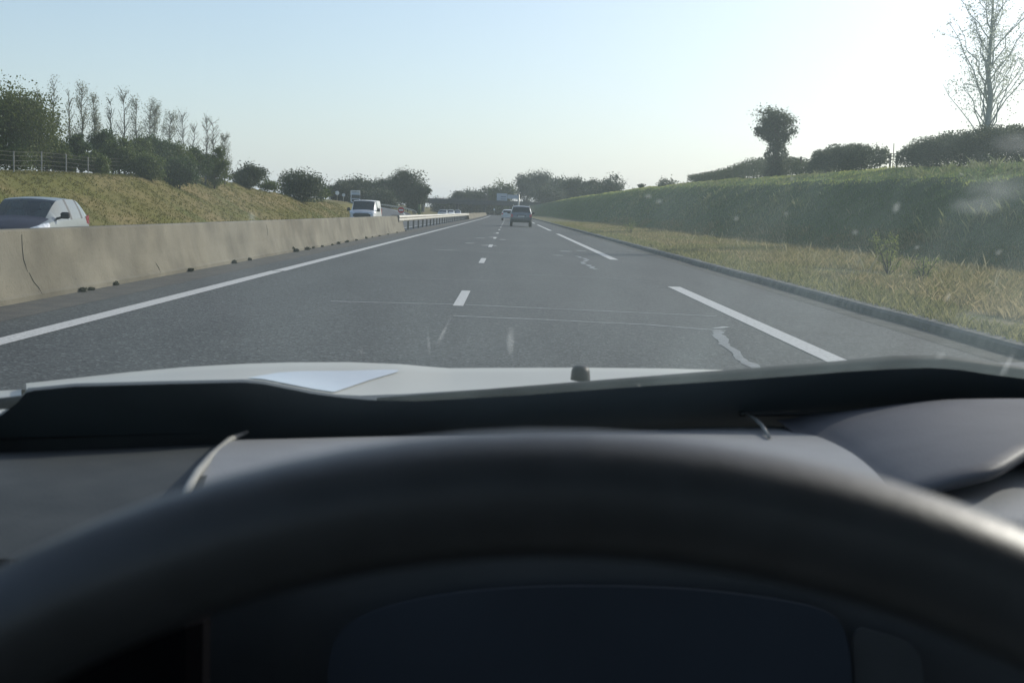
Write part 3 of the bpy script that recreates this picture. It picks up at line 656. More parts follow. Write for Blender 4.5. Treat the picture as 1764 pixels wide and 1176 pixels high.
# ------------------------------------------------------------------ vehicles
def cr(keys, y):       # smooth interpolation of station tuples
    ks = sorted(keys); 
    for i in range(len(ks)-1):
        if ks[i][0] <= y <= ks[i+1][0]: break
    a = ks[max(i-1, 0)]; b = ks[i]; c = ks[i+1]; d = ks[min(i+2, len(ks)-1)]
    t = (y-b[0])/(c[0]-b[0]); out = []
    for k in range(1, len(b)):
        lin = b[k]+(c[k]-b[k])*t
        m0 = (c[k]-a[k])/max(1e-6, c[0]-a[0])*(c[0]-b[0]); m1 = (d[k]-b[k])/max(1e-6, d[0]-b[0])*(c[0]-b[0])
        h = (2*t**3-3*t*t+1)*b[k]+(t**3-2*t*t+t)*m0+(-2*t**3+3*t*t)*c[k]+(t**3-t*t)*m1
        out.append(.45*lin+.55*h)
    return out
def loft_body(rt, keys, tagf, mats, n=56):
    """keys: (y, zbot, zbelt, ztop, wbot, wbelt, wtop); a shell whose faces are shared out to body / windows by tagf(y, t, front)"""
    y0, y1 = keys[0][0], keys[-1][0]; ysn = [y0+(y1-y0)*i/n for i in range(n+1)]; rings = []
    T = [0, .12, .35, .6, .85, 1, 1.15, 1.4, 1.65, 1.85, 2, 2.3, 2.65, 3]
    for y in ysn:
        zb_, zl, zt_, wb, wl, wt = cr(keys, y); row = []
        for t in T:
            if t <= 1:
                w = wb*(.93+.07*min(1, t*5))+(wl-wb)*t + .03*math.sin(math.pi*t); z = zb_+(zl-zb_)*t
            elif t <= 2:
                u = t-1; w = wl+(wt-wl)*u + .02*math.sin(math.pi*u); z = zl+(zt_-.045-zl)*u
            else:
                u = t-2; w = wt*(1-u)+wt*.06*math.sin(math.pi*u); z = zt_-.045+.045*math.sin(u*math.pi/2)
            row.append((w, z))
        full = [Vector((w, y, z)) for w, z in row]+[Vector((-w, y, z)) for w, z in row[-2::-1]]
        rings.append(full)
    m_ = len(rings[0]); tt = T+T[-2::-1]; parts = {}
    for i in range(n):
        for j in range(m_-1):
            y = (ysn[i]+ysn[i+1])/2; t = (tt[j]+tt[j+1])/2; side = 'r' if j < len(T)-1 else 'l'
            nm = tagf(y, t, side); parts.setdefault(nm, []).append((i*m_+j, (i+1)*m_+j, (i+1)*m_+j+1, i*m_+j+1))
    body = parts.setdefault(('body', ''), [])
    body.append(tuple(range(m_))); body.append(tuple(n*m_+j for j in range(m_-1, -1, -1)))
    vs = [p for r in rings for p in r]; out = {}
    for nm, fs in parts.items():
        used = sorted({k for f in fs for k in f}); mp_ = {k: i for i, k in enumerate(used)}
        mb = MB(); mb.v = [tuple(vs[k]) for k in used]; mb.f = [tuple(mp_[k] for k in f) for f in fs]
        o_ = mb.build(nm[0], mats[nm[0]], rt, True); out[nm] = o_
        if nm[0] == 'body': sharp(o_, 40)
    return out
def wheel(rt, x, y, r, s, w=.2):
    tb = MB(); rings = []
    for dx, k in ((-w/2, .62), (-w/2, .93), (-w/2+.03, 1), (w/2-.03, 1), (w/2, .93), (w/2, .62)):
        rings.append([Vector((x+dx, y+math.cos(2*math.pi*i/22)*r*k, r+math.sin(2*math.pi*i/22)*r*k)) for i in range(22)])
    wh = tb.loft(rings, True).build('wheel', rubber, rt, True)
    rb = MB(); xo = x+s*(w/2-.015)
    rb.loft([[Vector((xo-s*.05*(k < .3), y+math.cos(2*math.pi*i/22)*r*k, r+math.sin(2*math.pi*i/22)*r*k)) for i in range(22)] for k in (.63, .55, .25, .02)], True)
    for i in range(5):
        a = 2*math.pi*i/5; rb.tube([(xo+s*.012, y, r), (xo+s*.012, y+math.cos(a)*r*.58, r+math.sin(a)*r*.58)], .03, 5)
    rb.build('rim', rimm, wh)
def make_car(name, loc, rzr, label, paint, hood_mat=None, kind='mpv', glass=glass_dk, side_glass=None, dims=None, cat='car', group=None):
    L_, Wd, H_ = dims; a = L_/2; rt = empty(name, loc, rzr, label, cat, group); w = Wd/2
    if kind == 'mpv':
        keys = [(-a, .42, .72, .80, w*.78, w*.80, w*.70), (-a+.06, .30, .90, 1.08, w*.92, w*.93, w*.80), (-a+.30, .26, .97, H_*.90, w*.99, w*.97, w*.74), (-a+.75, .24, .97, H_*.985, w, w*.985, w*.74), (-a+1.6, .23, .95, H_, w, w*.985, w*.74), (a-1.95, .23, .92, H_*.965, w, w*.98, w*.72), (a-1.55, .23, .91, H_*.85, w, w*.97, w*.72), (a-1.02, .24, .90, 1.02, w*.99, w*.95, w*.74), (a-.5, .25, .80, .90, w*.96, w*.88, w*.70), (a-.12, .28, .66, .74, w*.86, w*.78, w*.62), (a, .36, .56, .62, w*.70, w*.66, w*.55)]
        ws0, ws1 = a-1.95, a-1.05; sw = [(-a+.42, -a+.74), (-a+.91, -a+1.64), (-a+1.84, a-1.42)]; rw = (-a+.06, -a+.42)
    elif kind == 'suv':
        keys = [(-a, .46, .80, .88, w*.84, w*.86, w*.78), (-a+.05, .38, 1.00, 1.12, w*.94, w*.95, w*.84), (-a+.28, .32, 1.03, H_*.95, w*.99, w*.97, w*.77), (-a+.7, .30, 1.03, H_, w, w*.985, w*.77), (0, .30, 1.0, H_, w, w*.985, w*.77), (a-1.95, .30, .98, H_*.97, w, w*.98, w*.75), (a-1.2, .30, .97, 1.08, w*.99, w*.95, w*.76), (a-.2, .32, .85, .95, w*.9, w*.85, w*.72), (a, .40, .70, .75, w*.76, w*.72, w*.62)]
        ws0, ws1 = a-1.95, a-1.25; sw = [(-a+.40, -a+.90), (-a+1.0, -a+1.8), (-a+1.9, a-1.7)]; rw = (-a+.07, -a+.32)
    elif kind == 'van':
        keys = [(-a, .45, 1.0, H_*.96, w*.94, w*.95, w*.82), (-a+.10, .35, 1.05, H_*.99, w*.99, w*.99, w*.85), (-a+1.2, .30, 1.08, H_, w, w, w*.86), (a-1.75, .30, 1.10, H_*.985, w, w*.99, w*.84), (a-1.55, .30, 1.10, H_*.955, w, w*.985, w*.82), (a-.78, .30, 1.08, 1.22, w*.99, w*.96, w*.80), (a-.25, .32, 1.02, 1.13, w*.96, w*.90, w*.74), (a-.05, .36, .92, 1.0, w*.90, w*.82, w*.68), (a, .44, .66, .72, w*.80, w*.74, w*.62)]
        ws0, ws1 = a-1.58, a-.80; sw = [(a-2.5, a-1.55)]; rw = (9, 9)
    hood0 = ws1
    def tagf(y, t, side):
        if ws0 < y < ws1 and t > 2.05: return ('windscreen', '')
        if ws0+.08 < y < ws1-.10 and 1.55+.35*(0) < t < 1.99 and False: return ('windscreen', '')
        if y > hood0 and t > 1.7: return ('bonnet', '')
        if rw[0] < y < rw[1] and t > 2.05: return ('rear_window', '')
        for k, (p, q_) in enumerate(sw):
            if p < y < q_ and 1.04 < t < 1.94: return ('side_window', side+str(k))
        if kind == 'mpv' and sw[0][0] < y < sw[2][1]-.3 and 1.04 < t < 1.94: return ('window_frame', side)
        return ('body', '')
    mats = dict(body=paint, windscreen=glass, rear_window=glass_dk, side_window=side_glass or glass, bonnet=hood_mat or paint, window_frame=blk)
    loft_body(rt, keys, tagf, mats)
    rr = .33 if kind != 'suv' else .36
    for s in (-1, 1):
        for y in (a-.88, -a+.80): wheel(rt, s*(w-.105), y, rr, s, .21)
        # wheel-arch lips
        # headlights and rear lamps following the corners
        hz = .70 if kind != 'van' else 1.0
        if kind == 'van':
            hb = MB().loft([[Vector((s*(w*.50), a-.015, hz-.09)), Vector((s*(w*.50), a-.03, hz-.02)), Vector((s*w*.50, a-.12, hz-.0))], [Vector((s*w*.72, a-.02, hz-.12)), Vector((s*w*.74, a-.05, hz+.03)), Vector((s*w*.74, a-.16, hz+.05))], [Vector((s*w*.93, a-.20, hz-.12)), Vector((s*w*.94, a-.22, hz+.08)), Vector((s*w*.88, a-.30, hz+.14))], [Vector((s*w*1.0, a-.50, hz-.02)), Vector((s*w*.995, a-.52, hz+.12)), Vector((s*w*.93, a-.55, hz+.18))]], False)
        else:
            hb = MB().loft([[Vector((s*w*.52, a-.02, hz-.12)), Vector((s*w*.52, a-.09, hz-.03)), Vector((s*w*.50, a-.18, hz+.02))], [Vector((s*w*.80, a-.10, hz-.13)), Vector((s*w*.80, a-.18, hz+.03)), Vector((s*w*.74, a-.30, hz+.09))], [Vector((s*w*.965, a-.36, hz-.08)), Vector((s*w*.955, a-.44, hz+.08)), Vector((s*w*.87, a-.50, hz+.15))], [Vector((s*w*1.0, a-.66, hz+.03)), Vector((s*w*.99, a-.70, hz+.13)), Vector((s*w*.94, a-.72, hz+.18))]], False)
        hb.build('headlight', lamp_w, rt, True)
        if kind == 'van': MB().rbox((s*w*.97, -a+.0, 1.1), (.10, .10, .5), .02).build('tail_light', lamp_r, rt)
        else: MB().loft([[Vector((s*w*.985, -a+.46, 1.02)), Vector((s*w*1.0, -a+.42, .84))], [Vector((s*w*.985, -a+.20, 1.06)), Vector((s*w*.99, -a+.15, .80))], [Vector((s*w*.92, -a+.03, 1.05)), Vector((s*w*.93, -a-.01, .78))], [Vector((s*w*.74, -a+.02, 1.00)), Vector((s*w*.76, -a-.02, .80))]], False).build('tail_light', lamp_r, rt, True)
        mz = keys[-4][2]+.13 if kind != 'van' else 1.20
        yy = ws1-.32
        mr = MB(); mr.tube([(s*w*.93, yy, mz-.06), (s*(w+.07), yy-.02, mz-.02)], .035, 6); mr.rbox((s*(w+.15), yy-.03, mz+.03), (.22, .11, .17 if kind != 'van' else .26), .035)
        mr.build('mirror', blk, rt)
        MB().box((s*(w+.012), (a-2.6 if kind == 'van' else -.2), .62), (.02, 1.9, .07)).build('side_trim', blk, rt)
    # grille, bumpers, plates
    if kind == 'van':
        MB().loft([[Vector((x, a+.03-.10*(x/w)**2, .62)), Vector((x, a+.035-.10*(x/w)**2, .78)), Vector((x, a+.02-.10*(x/w)**2, .96-.06*(abs(x)/w > .55))), ] for x in np.linspace(-w*.66, w*.66, 9)], False).build('grille', blk, rt)
    else:
        MB().rbox((0, a-.0, .47), (w*1.05, .05, .16), .02).build('grille', blk, rt)
    MB().rbox((0, -a-.02, .46), (w*1.72, .14, .22), .05).build('rear_bumper', blk if kind == 'suv' else paint, rt)
    MB().rbox((0, -a-.035, .86), (.52, .02, .11), .004).build('number_plate', plate_w, rt)
    MB().rbox((0, a+.02, .40), (.52, .02, .11), .004).build('number_plate', plate_w, rt)
    if kind == 'suv':
        for s in (-1, 1): MB().tube([(s*w*.74, -a+.6, H_+.0), (s*w*.74, -a+.7, H_+.05), (s*w*.74, a-2.2, H_+.05), (s*w*.74, a-2.1, H_-.02)], .02, 6).build('roof_rail', galv, rt, True)
        MB().rbox((0, -a-.06, .94), (w*.9, .04, .05), .01).build('trim_strip', blk, rt)
    if glass is glass_si:
        for s in (-1, 1):
            MB().rbox((s*.36, .10, .86), (.48, .22, .62), .07).rbox((s*.36, .08, 1.27), (.28, .12, .20), .05).build('seat', seatm, rt)
    return rt
# silver people carrier, oncoming, left edge
sp = P(52, 392, 27.0)
make_car('people_carrier', (-12.25, 32.0, float(opz(-12.2))), math.pi+R(3), 'silver people carrier with black mirrors coming towards the camera at the left edge', silver, bonnet_shade, 'mpv', glass_si, glass_sw, (4.25, 1.80, 1.51))
make_car('panel_van', (-10.95, 95, float(opz(-11))+.07), math.pi, 'white oncoming panel van with lit headlights behind the barrier', white_paint, mat('van_bonnet_shaded', (.42, .45, .5), None, .35, 4, coat=.8), 'van', glass_dk, glass_dk, (4.95, 1.95, 1.97), cat='van')  # bluish bonnet: shade on the white van's front put into its paint
make_car('grey_suv', (P(897, 390, 104).x, 105, 0), 0, 'grey sport utility car driving ahead in the right lane', greyp, None, 'suv', glass_dk, None, (4.5, 1.80, 1.72))
make_car('white_hatchback', (P(875, 380, 170).x, 171, 0), 0, 'white hatchback farther ahead, half hidden by the grey car', white_paint, None, 'mpv', glass_dk, None, (4.2, 1.78, 1.50))
for px, Y, x, lab, pt in ((763, 232, None, 'pale oncoming car above the guard rail, first of three small ones', silver), (776, 262, None, 'white oncoming car, middle of the three small ones above the guard rail', white_paint), (788, 300, None, 'dark distant oncoming car, last of the three above the guard rail', greyp)):
    p = P(px, 370, Y); make_car('oncoming_car', (p.x, Y, float(opz(p.x))+.05), math.pi, lab, pt, None, 'mpv', glass_dk, None, (4.2, 1.78, 1.50), group='small oncoming cars beyond the guard rail')
# lorry on the slip road
lp = P(612, 352, 335); lr = empty('lorry', (lp.x, 335, ip(335, RZ)+.02), math.pi+R(8), 'white lorry coming down the slip road behind the van', 'lorry')
cabp = [(1.18, .55), (1.22, .9), (1.24, 2.0), (1.20, 2.75), (1.10, 3.45), (.95, 3.55)]
rings = []
for y, k in ((1.2, 1), (2.6, 1), (3.3, .99), (3.5, .955)):
    rr_ = [Vector((x*k, y-(.25 if z > 3 and y > 3 else 0), z)) for x, z in cabp]; rings.append(rr_+[Vector((-p.x, p.y, p.z)) for p in rr_[::-1]])
MB().loft(rings, True, True).build('cab', mat('lorry_paint', (.45, .50, .55), None, .4, 3, coat=.5), lr)
MB().rbox((0, 3.50, 2.20), (2.15, .06, .95), .02).build('windscreen', glass_dk, lr)
MB().rbox((0, 3.53, 1.10), (1.9, .06, .8), .02).build('grille', blk, lr)
MB().rbox((0, 3.4, 3.66), (2.2, .5, .30), .08).build('sun_visor', white_paint, lr)
MB().rbox((0, -5.2, 2.35), (2.5, 12.2, 3.0), .04).build('trailer', white_paint, lr)
for s in (-1, 1):
    MB().rbox((s*1.42, 3.3, 2.3), (.25, .2, .7), .04).build('mirror', blk, lr)
    MB().rbox((s*.9, 3.54, .75), (.4, .06, .2), .02).build('headlight', lamp_w, lr)
    for y in (2.3, -1.0, -8, -9.3): wheel(lr, s*1.08, y, .5, s, .3)
# ------------------------------------------------------------------ the car the picture is taken from
own = empty('own_car', (.40, .6, 0), label='white car seen from its driving seat: bonnet, windscreen, wipers, dashboard and steering wheel', cat='car')
OFF = own.location
dash = mat('dash_plastic', (.27, .275, .28), (.245, .25, .255), .5, 30, 6, bump=.06, bscale=420, spec=.65)
dash_l = mat('dash_side_plastic', (.050, .056, .056), (.062, .068, .067), .62, 40, 8, bump=.05, bscale=420, spec=.35)
dark_pl = mat('cabin_plastic', (.055, .06, .063), (.045, .05, .052), .6, 20)
leather = mat('wheel_leather', (.062, .068, .072), (.052, .057, .060), .45, 120, 3, bump=.03, bscale=500, spec=.7)
ZD = 1.01
def Yb(X):             # plan curve of the windscreen base
    return 1.19-1.15*max(-.2, (X-.42))**2 if X > .42 else 1.19-.46*(.42-X)+.10*(.42-X)**2
def Yb(X): 
    t = abs(X-.46); return 1.195-.34*t**1.25
# dashboard top: main panel right of the curved seam, side panel left of it
seam = [G(x, y, ZD) for x, y in ((430, 745), (400, 762), (368, 795), (345, 825), (328, 855), (316, 884), (305, 930), (300, 990))]
def seamx(Y):
    return float(np.interp(Y, [p.y for p in seam[::-1]], [p.x for p in seam[::-1]]))
def dash_z(v, X):      # v = 0 at the windscreen, 1 at the driver's edge
    return ZD - .012*(1-v)**3 + .006*math.sin(math.pi*v)
rows = []
NV = 26
for i in range(NV+9):
    row = []
    for j in range(41):
        u = j/40
        if i <= NV:
            v = i/NV; X1 = 1.25; 
            Ye = .775
            # iterate: X depends on seam at Y
            Xl = -.25
            for _ in range(3):
                Y_ = Yb(Xl)+(Ye-Yb(Xl))*v; Xl = seamx(Y_)
            X = Xl+(X1-Xl)*u; Y_ = Yb(X)+(Ye-Yb(X))*v; z = dash_z(v, X)
        else:
            a = (i-NV)/8; Xl = seamx(.775); X = Xl+(1.25-Xl)*u
            Y_ = .775-.035*math.sin(min(1, a*2)*math.pi/2)+.05*max(0, a-.5); z = ZD-.035*(1-math.cos(min(1, a*2)*math.pi/2))-.9*max(0, a-.5)
        row.append((X, Y_, z))
    rows.append(row)
dm = MB().loft(rows[:NV+4], False).build('dashboard', dash, own, True, off=OFF)
MB().loft(rows[NV+3:], False).build('dashboard_face', dark_pl, own, True, off=OFF)
rows = []
for i in range(31):
    v = i/30; row = []
    for j in range(13):
        u = j/12; Xr = -.25
        for _ in range(3):
            Y_ = Yb(Xr)+(.66-Yb(Xr))*v; Xr = seamx(max(.55, Y_))
        X = -.62+(Xr+.004+.62)*u; Y_ = Yb(X)+(.66-Yb(X))*v
        z = ZD-.0012-.012*(1-v)**3+.006*math.sin(math.pi*min(1, v*1.25))*u*.9-.012*v*(1-u)-.02*(1-u)**1.6*v-.05*max(0, v-.6)**1.6
        row.append((X, Y_, z))
    rows.append(row)
MB().loft(rows, False).build('dashboard_side_panel', dash_l, own, True, off=OFF)
MB().tube([p+Vector((-.002, 0, .0005)) for p in [Vector((q_.x, q_.y, q_.z+.004*math.sin(math.pi*k_/7))) for k_, q_ in enumerate(seam)]], [.0014, .0024, .0030, .0030, .0030, .0028, .0025, .0025], 8).build('seam_trim', mat('seam_edge', (.30, .30, .28), None, .45, 20), own, True, off=OFF)
s2 = [G(x, y, ZD+.004) for x, y in ((1284, 715), (1300, 723), (1313, 735), (1325, 755))]
MB().tube([p+Vector((.0, 0, .001)) for p in s2], [.0008, .0016, .0018, .0014], 6).build('seam_trim', MATS['seam_edge'], own, True, off=OFF)
MB().rbox((-.395, .625, .715), (.49, .03, .54), .01).build('lower_panel', mat('shadow_black', (.006, .006, .007), None, .9, 20, spec=0), own, off=OFF)  # near-black colour stands for the shade below the steering wheel
# defroster slot near the glass
sl = [G(x, y, ZD+.002) for x, y in ((1275, 712.5), (1400, 711.5), (1500, 711.5), (1590, 713))]
MB().tube(sl, .0025, 5).build('defroster_vent', dark_pl, own, True, off=OFF)
# hood over the centre display: the dash swells up to the right and ends in a lip over a dark recess
rows = []; lipw = []
for i in range(41):
    X = .250+.68*(i/40)**1.3; k = 1-math.exp(-max(0, X-.262)/.055); k *= 1-.35*max(0, X-.6); row = []
    ly = .80+.075*float(sst(.31, .40, X)); y0 = Yb(X)-.012
    for j in range(19):
        t = j/18; hh = math.sin(math.pi*min(t*1.05, .62))**.8; y_ = y0+(ly-y0)*t
        row.append(Vector((X, y_, ZD+.0015*min(1, k*9)-.004*(t < .02)+.034*k*hh)))
    L0 = row[-1]; row += [L0+Vector((0, -.004, -.003)), L0+Vector((0, -.003, -.008)), L0+Vector((0, .006, -.010))]
    rows.append(row); lipw.append((L0+Vector((0, .006, -.009)), L0+Vector((0, .03, -.012)), Vector((X, ly+.03, ZD-.01)), Vector((X, ly-.02, ZD+.0008)), Vector((X, ly-.10, ZD+.0008))))
MB().loft(rows, False)  .build('display_hood', mat('hood_plastic', (.095, .097, .108), (.085, .087, .097), .6, 30, 6, bump=.06, bscale=420, spec=.35), own, True, off=OFF)
MB().loft([l[:3] for l in lipw[8:]], False).build('display_recess', blk, own, True, off=OFF)
# instrument cluster behind the steering wheel
def arch(Y, pts):
    for _ in range(2): pts = [q for i in range(len(pts)) for a_, b_ in [(pts[i], pts[(i+1) % len(pts)])] for q in ((a_[0]*.75+b_[0]*.25, a_[1]*.75+b_[1]*.25), (a_[0]*.25+b_[0]*.75, a_[1]*.25+b_[1]*.75))]
    return [P(x, y, Y) for x, y in pts]
ap = [(560, 1180), (575, 1090), (640, 1050), (760, 1022), (900, 1010), (1050, 1008), (1200, 1014), (1330, 1030), (1430, 1050), (1460, 1090), (1470, 1180), (1470, 1600), (560, 1600)]
A0 = arch(.715, ap); MB().loft([A0, [p+Vector((0, .0012, 0)) for p in A0]], True, True).build('instrument_cluster', mat('cluster_lens', (.030, .040, .055), None, .6, 8), own, off=OFF)
ap2 = [(1474, 1180), (1466, 1075), (1520, 1090), (1580, 1110), (1596, 1180), (1600, 1600), (1478, 1600)]
A1 = arch(.72, ap2); MB().loft([A1, [p+Vector((0, .0012, 0)) for p in A1]], True, True).build('vent_panel', dark_pl, own, off=OFF)
# steering wheel
tl = R(17); U = Vector((0, math.sin(tl), math.cos(tl))); NV_ = Vector((0, -math.cos(tl), math.sin(tl))); RX_ = Vector((1, 0, 0))
RO = .192; tr = .0105
apex = P(1010, 742, .205); RC = RO-tr; Cw = apex-U*RO
rl_ = R(0)
sw_ = empty('steering_wheel', Cw-OFF); sw_.parent = own
rows = []
for i in range(121):
    a = 2*math.pi*i/120; d = RX_*math.sin(a)+U*math.cos(a); rows.append([d*(RC+tr*math.cos(b)*1.0)+NV_*(.0145*math.sin(b)) for b in [2*math.pi*k/18 for k in range(18)]])
MB().loft(rows, True).build('rim', leather, sw_, True)
hub = MB(); hub.loft([[RX_*math.cos(2*math.pi*k/24)*r_*1.1+U*math.sin(2*math.pi*k/24)*r_*.9+NV_*h for k in range(24)] for r_, h in ((.075, -.05), (.08, -.02), (.07, .0), (.03, .012))], True, True).build('airbag_cover', dark_pl, sw_, True)
for a in (R(95), R(-95), R(180)):
    d = RX_*math.sin(a)+U*math.cos(a); MB().tube([d*.06-NV_*.02, d*.12-NV_*.015, d*RC], [.022, .017, .012], 10).build('spoke', dark_pl, sw_, True)
# scuttle (black panel between glass and bonnet), bonnet, wing, washer nozzle
btop = [(-60, 712), (0, 712), (30, 690), (48, 668), (130, 660), (280, 656), (420, 653), (455, 656), (490, 663), (540, 673), (580, 679), (620, 681), (700, 678), (800, 672), (900, 666), (1000, 660), (1100, 653), (1200, 647), (1300, 641), (1400, 634), (1480, 629), (1600, 626), (1764, 624), (2000, 622)]
dl = [(-60, 757), (0, 755), (430, 740), (700, 728), (1000, 718), (1280, 711), (1580, 711), (1764, 711), (2000, 713)]
rows = []; hrows = []
HT = [(-60, 668), (0, 664), (45, 660), (120, 652), (220, 641), (320, 632), (420, 626.5), (500, 624), (600, 623.5), (690, 627), (740, 631.5), (775, 634), (850, 633.5), (1000, 633), (1150, 634.5), (1280, 638), (1460, 642), (1764, 650), (2000, 660)]
ks = sorted(set([p[0] for p in btop]+[p[0] for p in dl]+[p[0] for p in HT]+list(range(60, 2000, 40))))
for x in ks:
    yb_ = ip(x, btop); yd = ip(x, dl); Xq = P(x, yd, 1.05).x; y0 = Yb(Xq*1.0)
    a = P(x, yd+3, y0+.012); b = P(x, yb_, y0+.30)
    m1 = P(x, yd-(yd-yb_)*.35, y0+.10); m1.z -= .004; m2 = P(x, yd-(yd-yb_)*.92, y0+.265)
    rows.append([a, m1, m2, b, b+Vector((0, .015, -.006)), b+Vector((0, .02, -.05))])
    if x >= 45:
        t = P(x, ip(x, HT), y0+.62); e = b+Vector((0, .005, -.018)); r_ = []
        for k in range(10):
            u = k/9; p = e.lerp(t, u); p.z -= 0*u; r_.append(p)
        for dy, dz in ((.10, -.018), (.25, -.055), (.45, -.13), (.62, -.26), (.66, -.5)): r_.append(t+Vector((0, dy, dz-.012*dy)))
        # arch the bonnet between scuttle and ridge so the ridge is its skyline
        for k in range(1, 9): r_[k].z += -.010*math.sin(math.pi*k/9)
        hrows.append(r_)
cw = MB().loft(rows, False).build('scuttle_panel', blk, own, True, off=OFF); sharp(cw, 50)
hd = MB().loft(hrows, False).build('bonnet', bonnetm, own, True, off=OFF)
def proj(p):
    c = ROT.transposed() @ (Vector(p)-Vector((0, 0, CAMZ))); return 882+F*c.x/-c.z, 588-F*c.y/-c.z
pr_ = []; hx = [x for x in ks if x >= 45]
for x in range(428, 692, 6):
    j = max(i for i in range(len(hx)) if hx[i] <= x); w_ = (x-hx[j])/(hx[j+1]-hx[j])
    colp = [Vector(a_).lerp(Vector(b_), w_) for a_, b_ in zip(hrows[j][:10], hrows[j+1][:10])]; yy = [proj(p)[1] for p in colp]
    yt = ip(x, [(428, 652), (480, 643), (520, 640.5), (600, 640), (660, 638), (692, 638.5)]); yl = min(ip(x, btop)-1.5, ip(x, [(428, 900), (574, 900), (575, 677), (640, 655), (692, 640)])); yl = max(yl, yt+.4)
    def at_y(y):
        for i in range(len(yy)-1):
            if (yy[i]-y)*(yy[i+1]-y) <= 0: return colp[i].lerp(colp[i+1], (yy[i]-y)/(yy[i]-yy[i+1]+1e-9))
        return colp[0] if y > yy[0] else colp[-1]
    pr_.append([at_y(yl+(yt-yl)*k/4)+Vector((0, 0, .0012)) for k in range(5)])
MB().loft(pr_, False).build('sky_reflection_patch', mat('bonnet_sky_reflection', (.62, .62, .58), None, .35, 6, coat=1.0, coatr=.05), own, True, off=OFF)  # sky reflection imitated by a paler, glossier patch on the bonnet
# left wing, stepping down beyond the bonnet shut line
wl = hrows[0]; rowsw = []
for p in wl:
    p = Vector(p); rowsw.append([p+Vector((-.006, 0, -.008)), p+Vector((-.05, 0, -.012)), p+Vector((-.12, 0, -.035)), p+Vector((-.17, 0, -.10)), p+Vector((-.19, 0, -.4))])
MB().loft(rowsw, False).build('front_wing', bonnetm, own, True, off=OFF)
wr = hrows[-1]; rowsw = []
for p in wr:
    p = Vector(p); rowsw.append([p+Vector((.006, 0, -.008)), p+Vector((.05, 0, -.012)), p+Vector((.12, 0, -.035)), p+Vector((.17, 0, -.10)), p+Vector((.19, 0, -.4))])
MB().loft(rowsw, False).build('front_wing', bonnetm, own, True, off=OFF)
nz = P(1000, 645, 1.42); nb = MB(); 
nb.loft([[nz+Vector((math.cos(2*math.pi*k/20)*.0105*r_, math.sin(2*math.pi*k/20)*.014*r_, h)) for k in range(20)] for r_, h in ((1.1, -.006), (1.05, .0), (1, .005), (.85, .0085), (.5, .0105), (.05, .011))], True, True)
nb.build('washer_nozzle', mat('nozzle_black', (.008, .008, .009), None, .5, 20, spec=.2), own, True, off=OFF)
# wipers resting on the scuttle
wmat = mat('wiper_black', (.010, .012, .014), (.014, .016, .018), .65, 40, spec=.2)
wp = [(650, 690), (800, 683), (1000, 670), (1200, 657), (1400, 643), (1480, 637.5), (1540, 634), (1620, 633), (1690, 640), (1764, 648), (1950, 668)]
pts = [P(x, y, Yb(P(x, y, 1.1).x)+.17) for x, y in wp]
wpo = MB(); wpo.tube(pts, [.003, .006, .008, .010, .011, .0125, .014, .014, .012, .010, .008], 8); wpo.build('wiper_arm', wmat, own, True, off=OFF)
pts = [P(x, y, Yb(P(x, y, 1.1).x)+.10) for x, y in ((760, 700), (900, 696), (1100, 688), (1300, 680), (1480, 676), (1700, 672), (1900, 668))]
wpo = MB(); wpo.tube(pts, [.003, .005, .006, .006, .007, .008, .008], 8); wpo.build('wiper_blade', wmat, own, True, off=OFF)
pts = [P(x, y, Yb(P(x, y, 1.1).x)+.16) for x, y in ((-60, 700), (60, 690), (200, 684), (400, 690), (640, 705))]
MB().tube(pts, [.004, .006, .007, .006, .004], 8).build('wiper_blade', wmat, own, True, off=OFF)
gl = P(1318, 664, 1.32)
# cabin shell: roof, pillars, doors, floor, back
YT, ZT = .34, 1.49
rf = MB().loft([[Vector((x, y, z+.03*(1-((x-.4)/.8)**2))) for x in np.linspace(-.32, 1.12, 9)] for y, z in ((YT+.02, ZT), (YT-.3, ZT+.03), (-.6, ZT+.04), (-1.6, ZT), (-2.3, ZT-.1))], False).build('roof', white_paint, own, True, off=OFF)
rf.modifiers.new('s', 'SOLIDIFY').thickness = .04
for s in (-1, 1):
    X0 = .4+s*.86; xt = .4+s*.72; n_ = 'door_panel'
    yb0 = Yb(X0)
    MB().tube([(X0, yb0+.02, .93), (.4+s*.80, (yb0+YT)/2, 1.23), (xt, YT, ZT)], [.045, .04, .04], 8).build('windscreen_pillar', dark_pl, own, True, off=OFF)
    MB().tube([(X0, -.25, .9), (xt, -.35, ZT)], [.06, .05], 8).build('door_pillar', dark_pl, own, True, off=OFF)
    MB().rbox((X0, -.4, .60), (.09, 2.9, .70), .03).build('door', dark_pl, own, off=OFF)
MB().rbox((.4, -.6, .22), (1.7, 3.4, .08), .02).build('floor_pan', dark_pl, own, off=OFF)
MB().rbox((.4, -2.1, .60), (1.6, .08, .8), .03).build('rear_bulkhead', dark_pl, own, off=OFF)
MB().rbox((.4, .92, .55), (1.66, .06, .60), .02).build('firewall', dark_pl, own, off=OFF)
for s in (-.38, .42):
    st = MB().rbox((.4+s, -.55, .52), (.5, .5, .18), .05).rbox((.4+s, -.85, .92), (.5, .16, .7), .06).rbox((.4+s, -.88, 1.34), (.26, .1, .2), .04); st.build('seat', dark_pl, own, off=OFF)
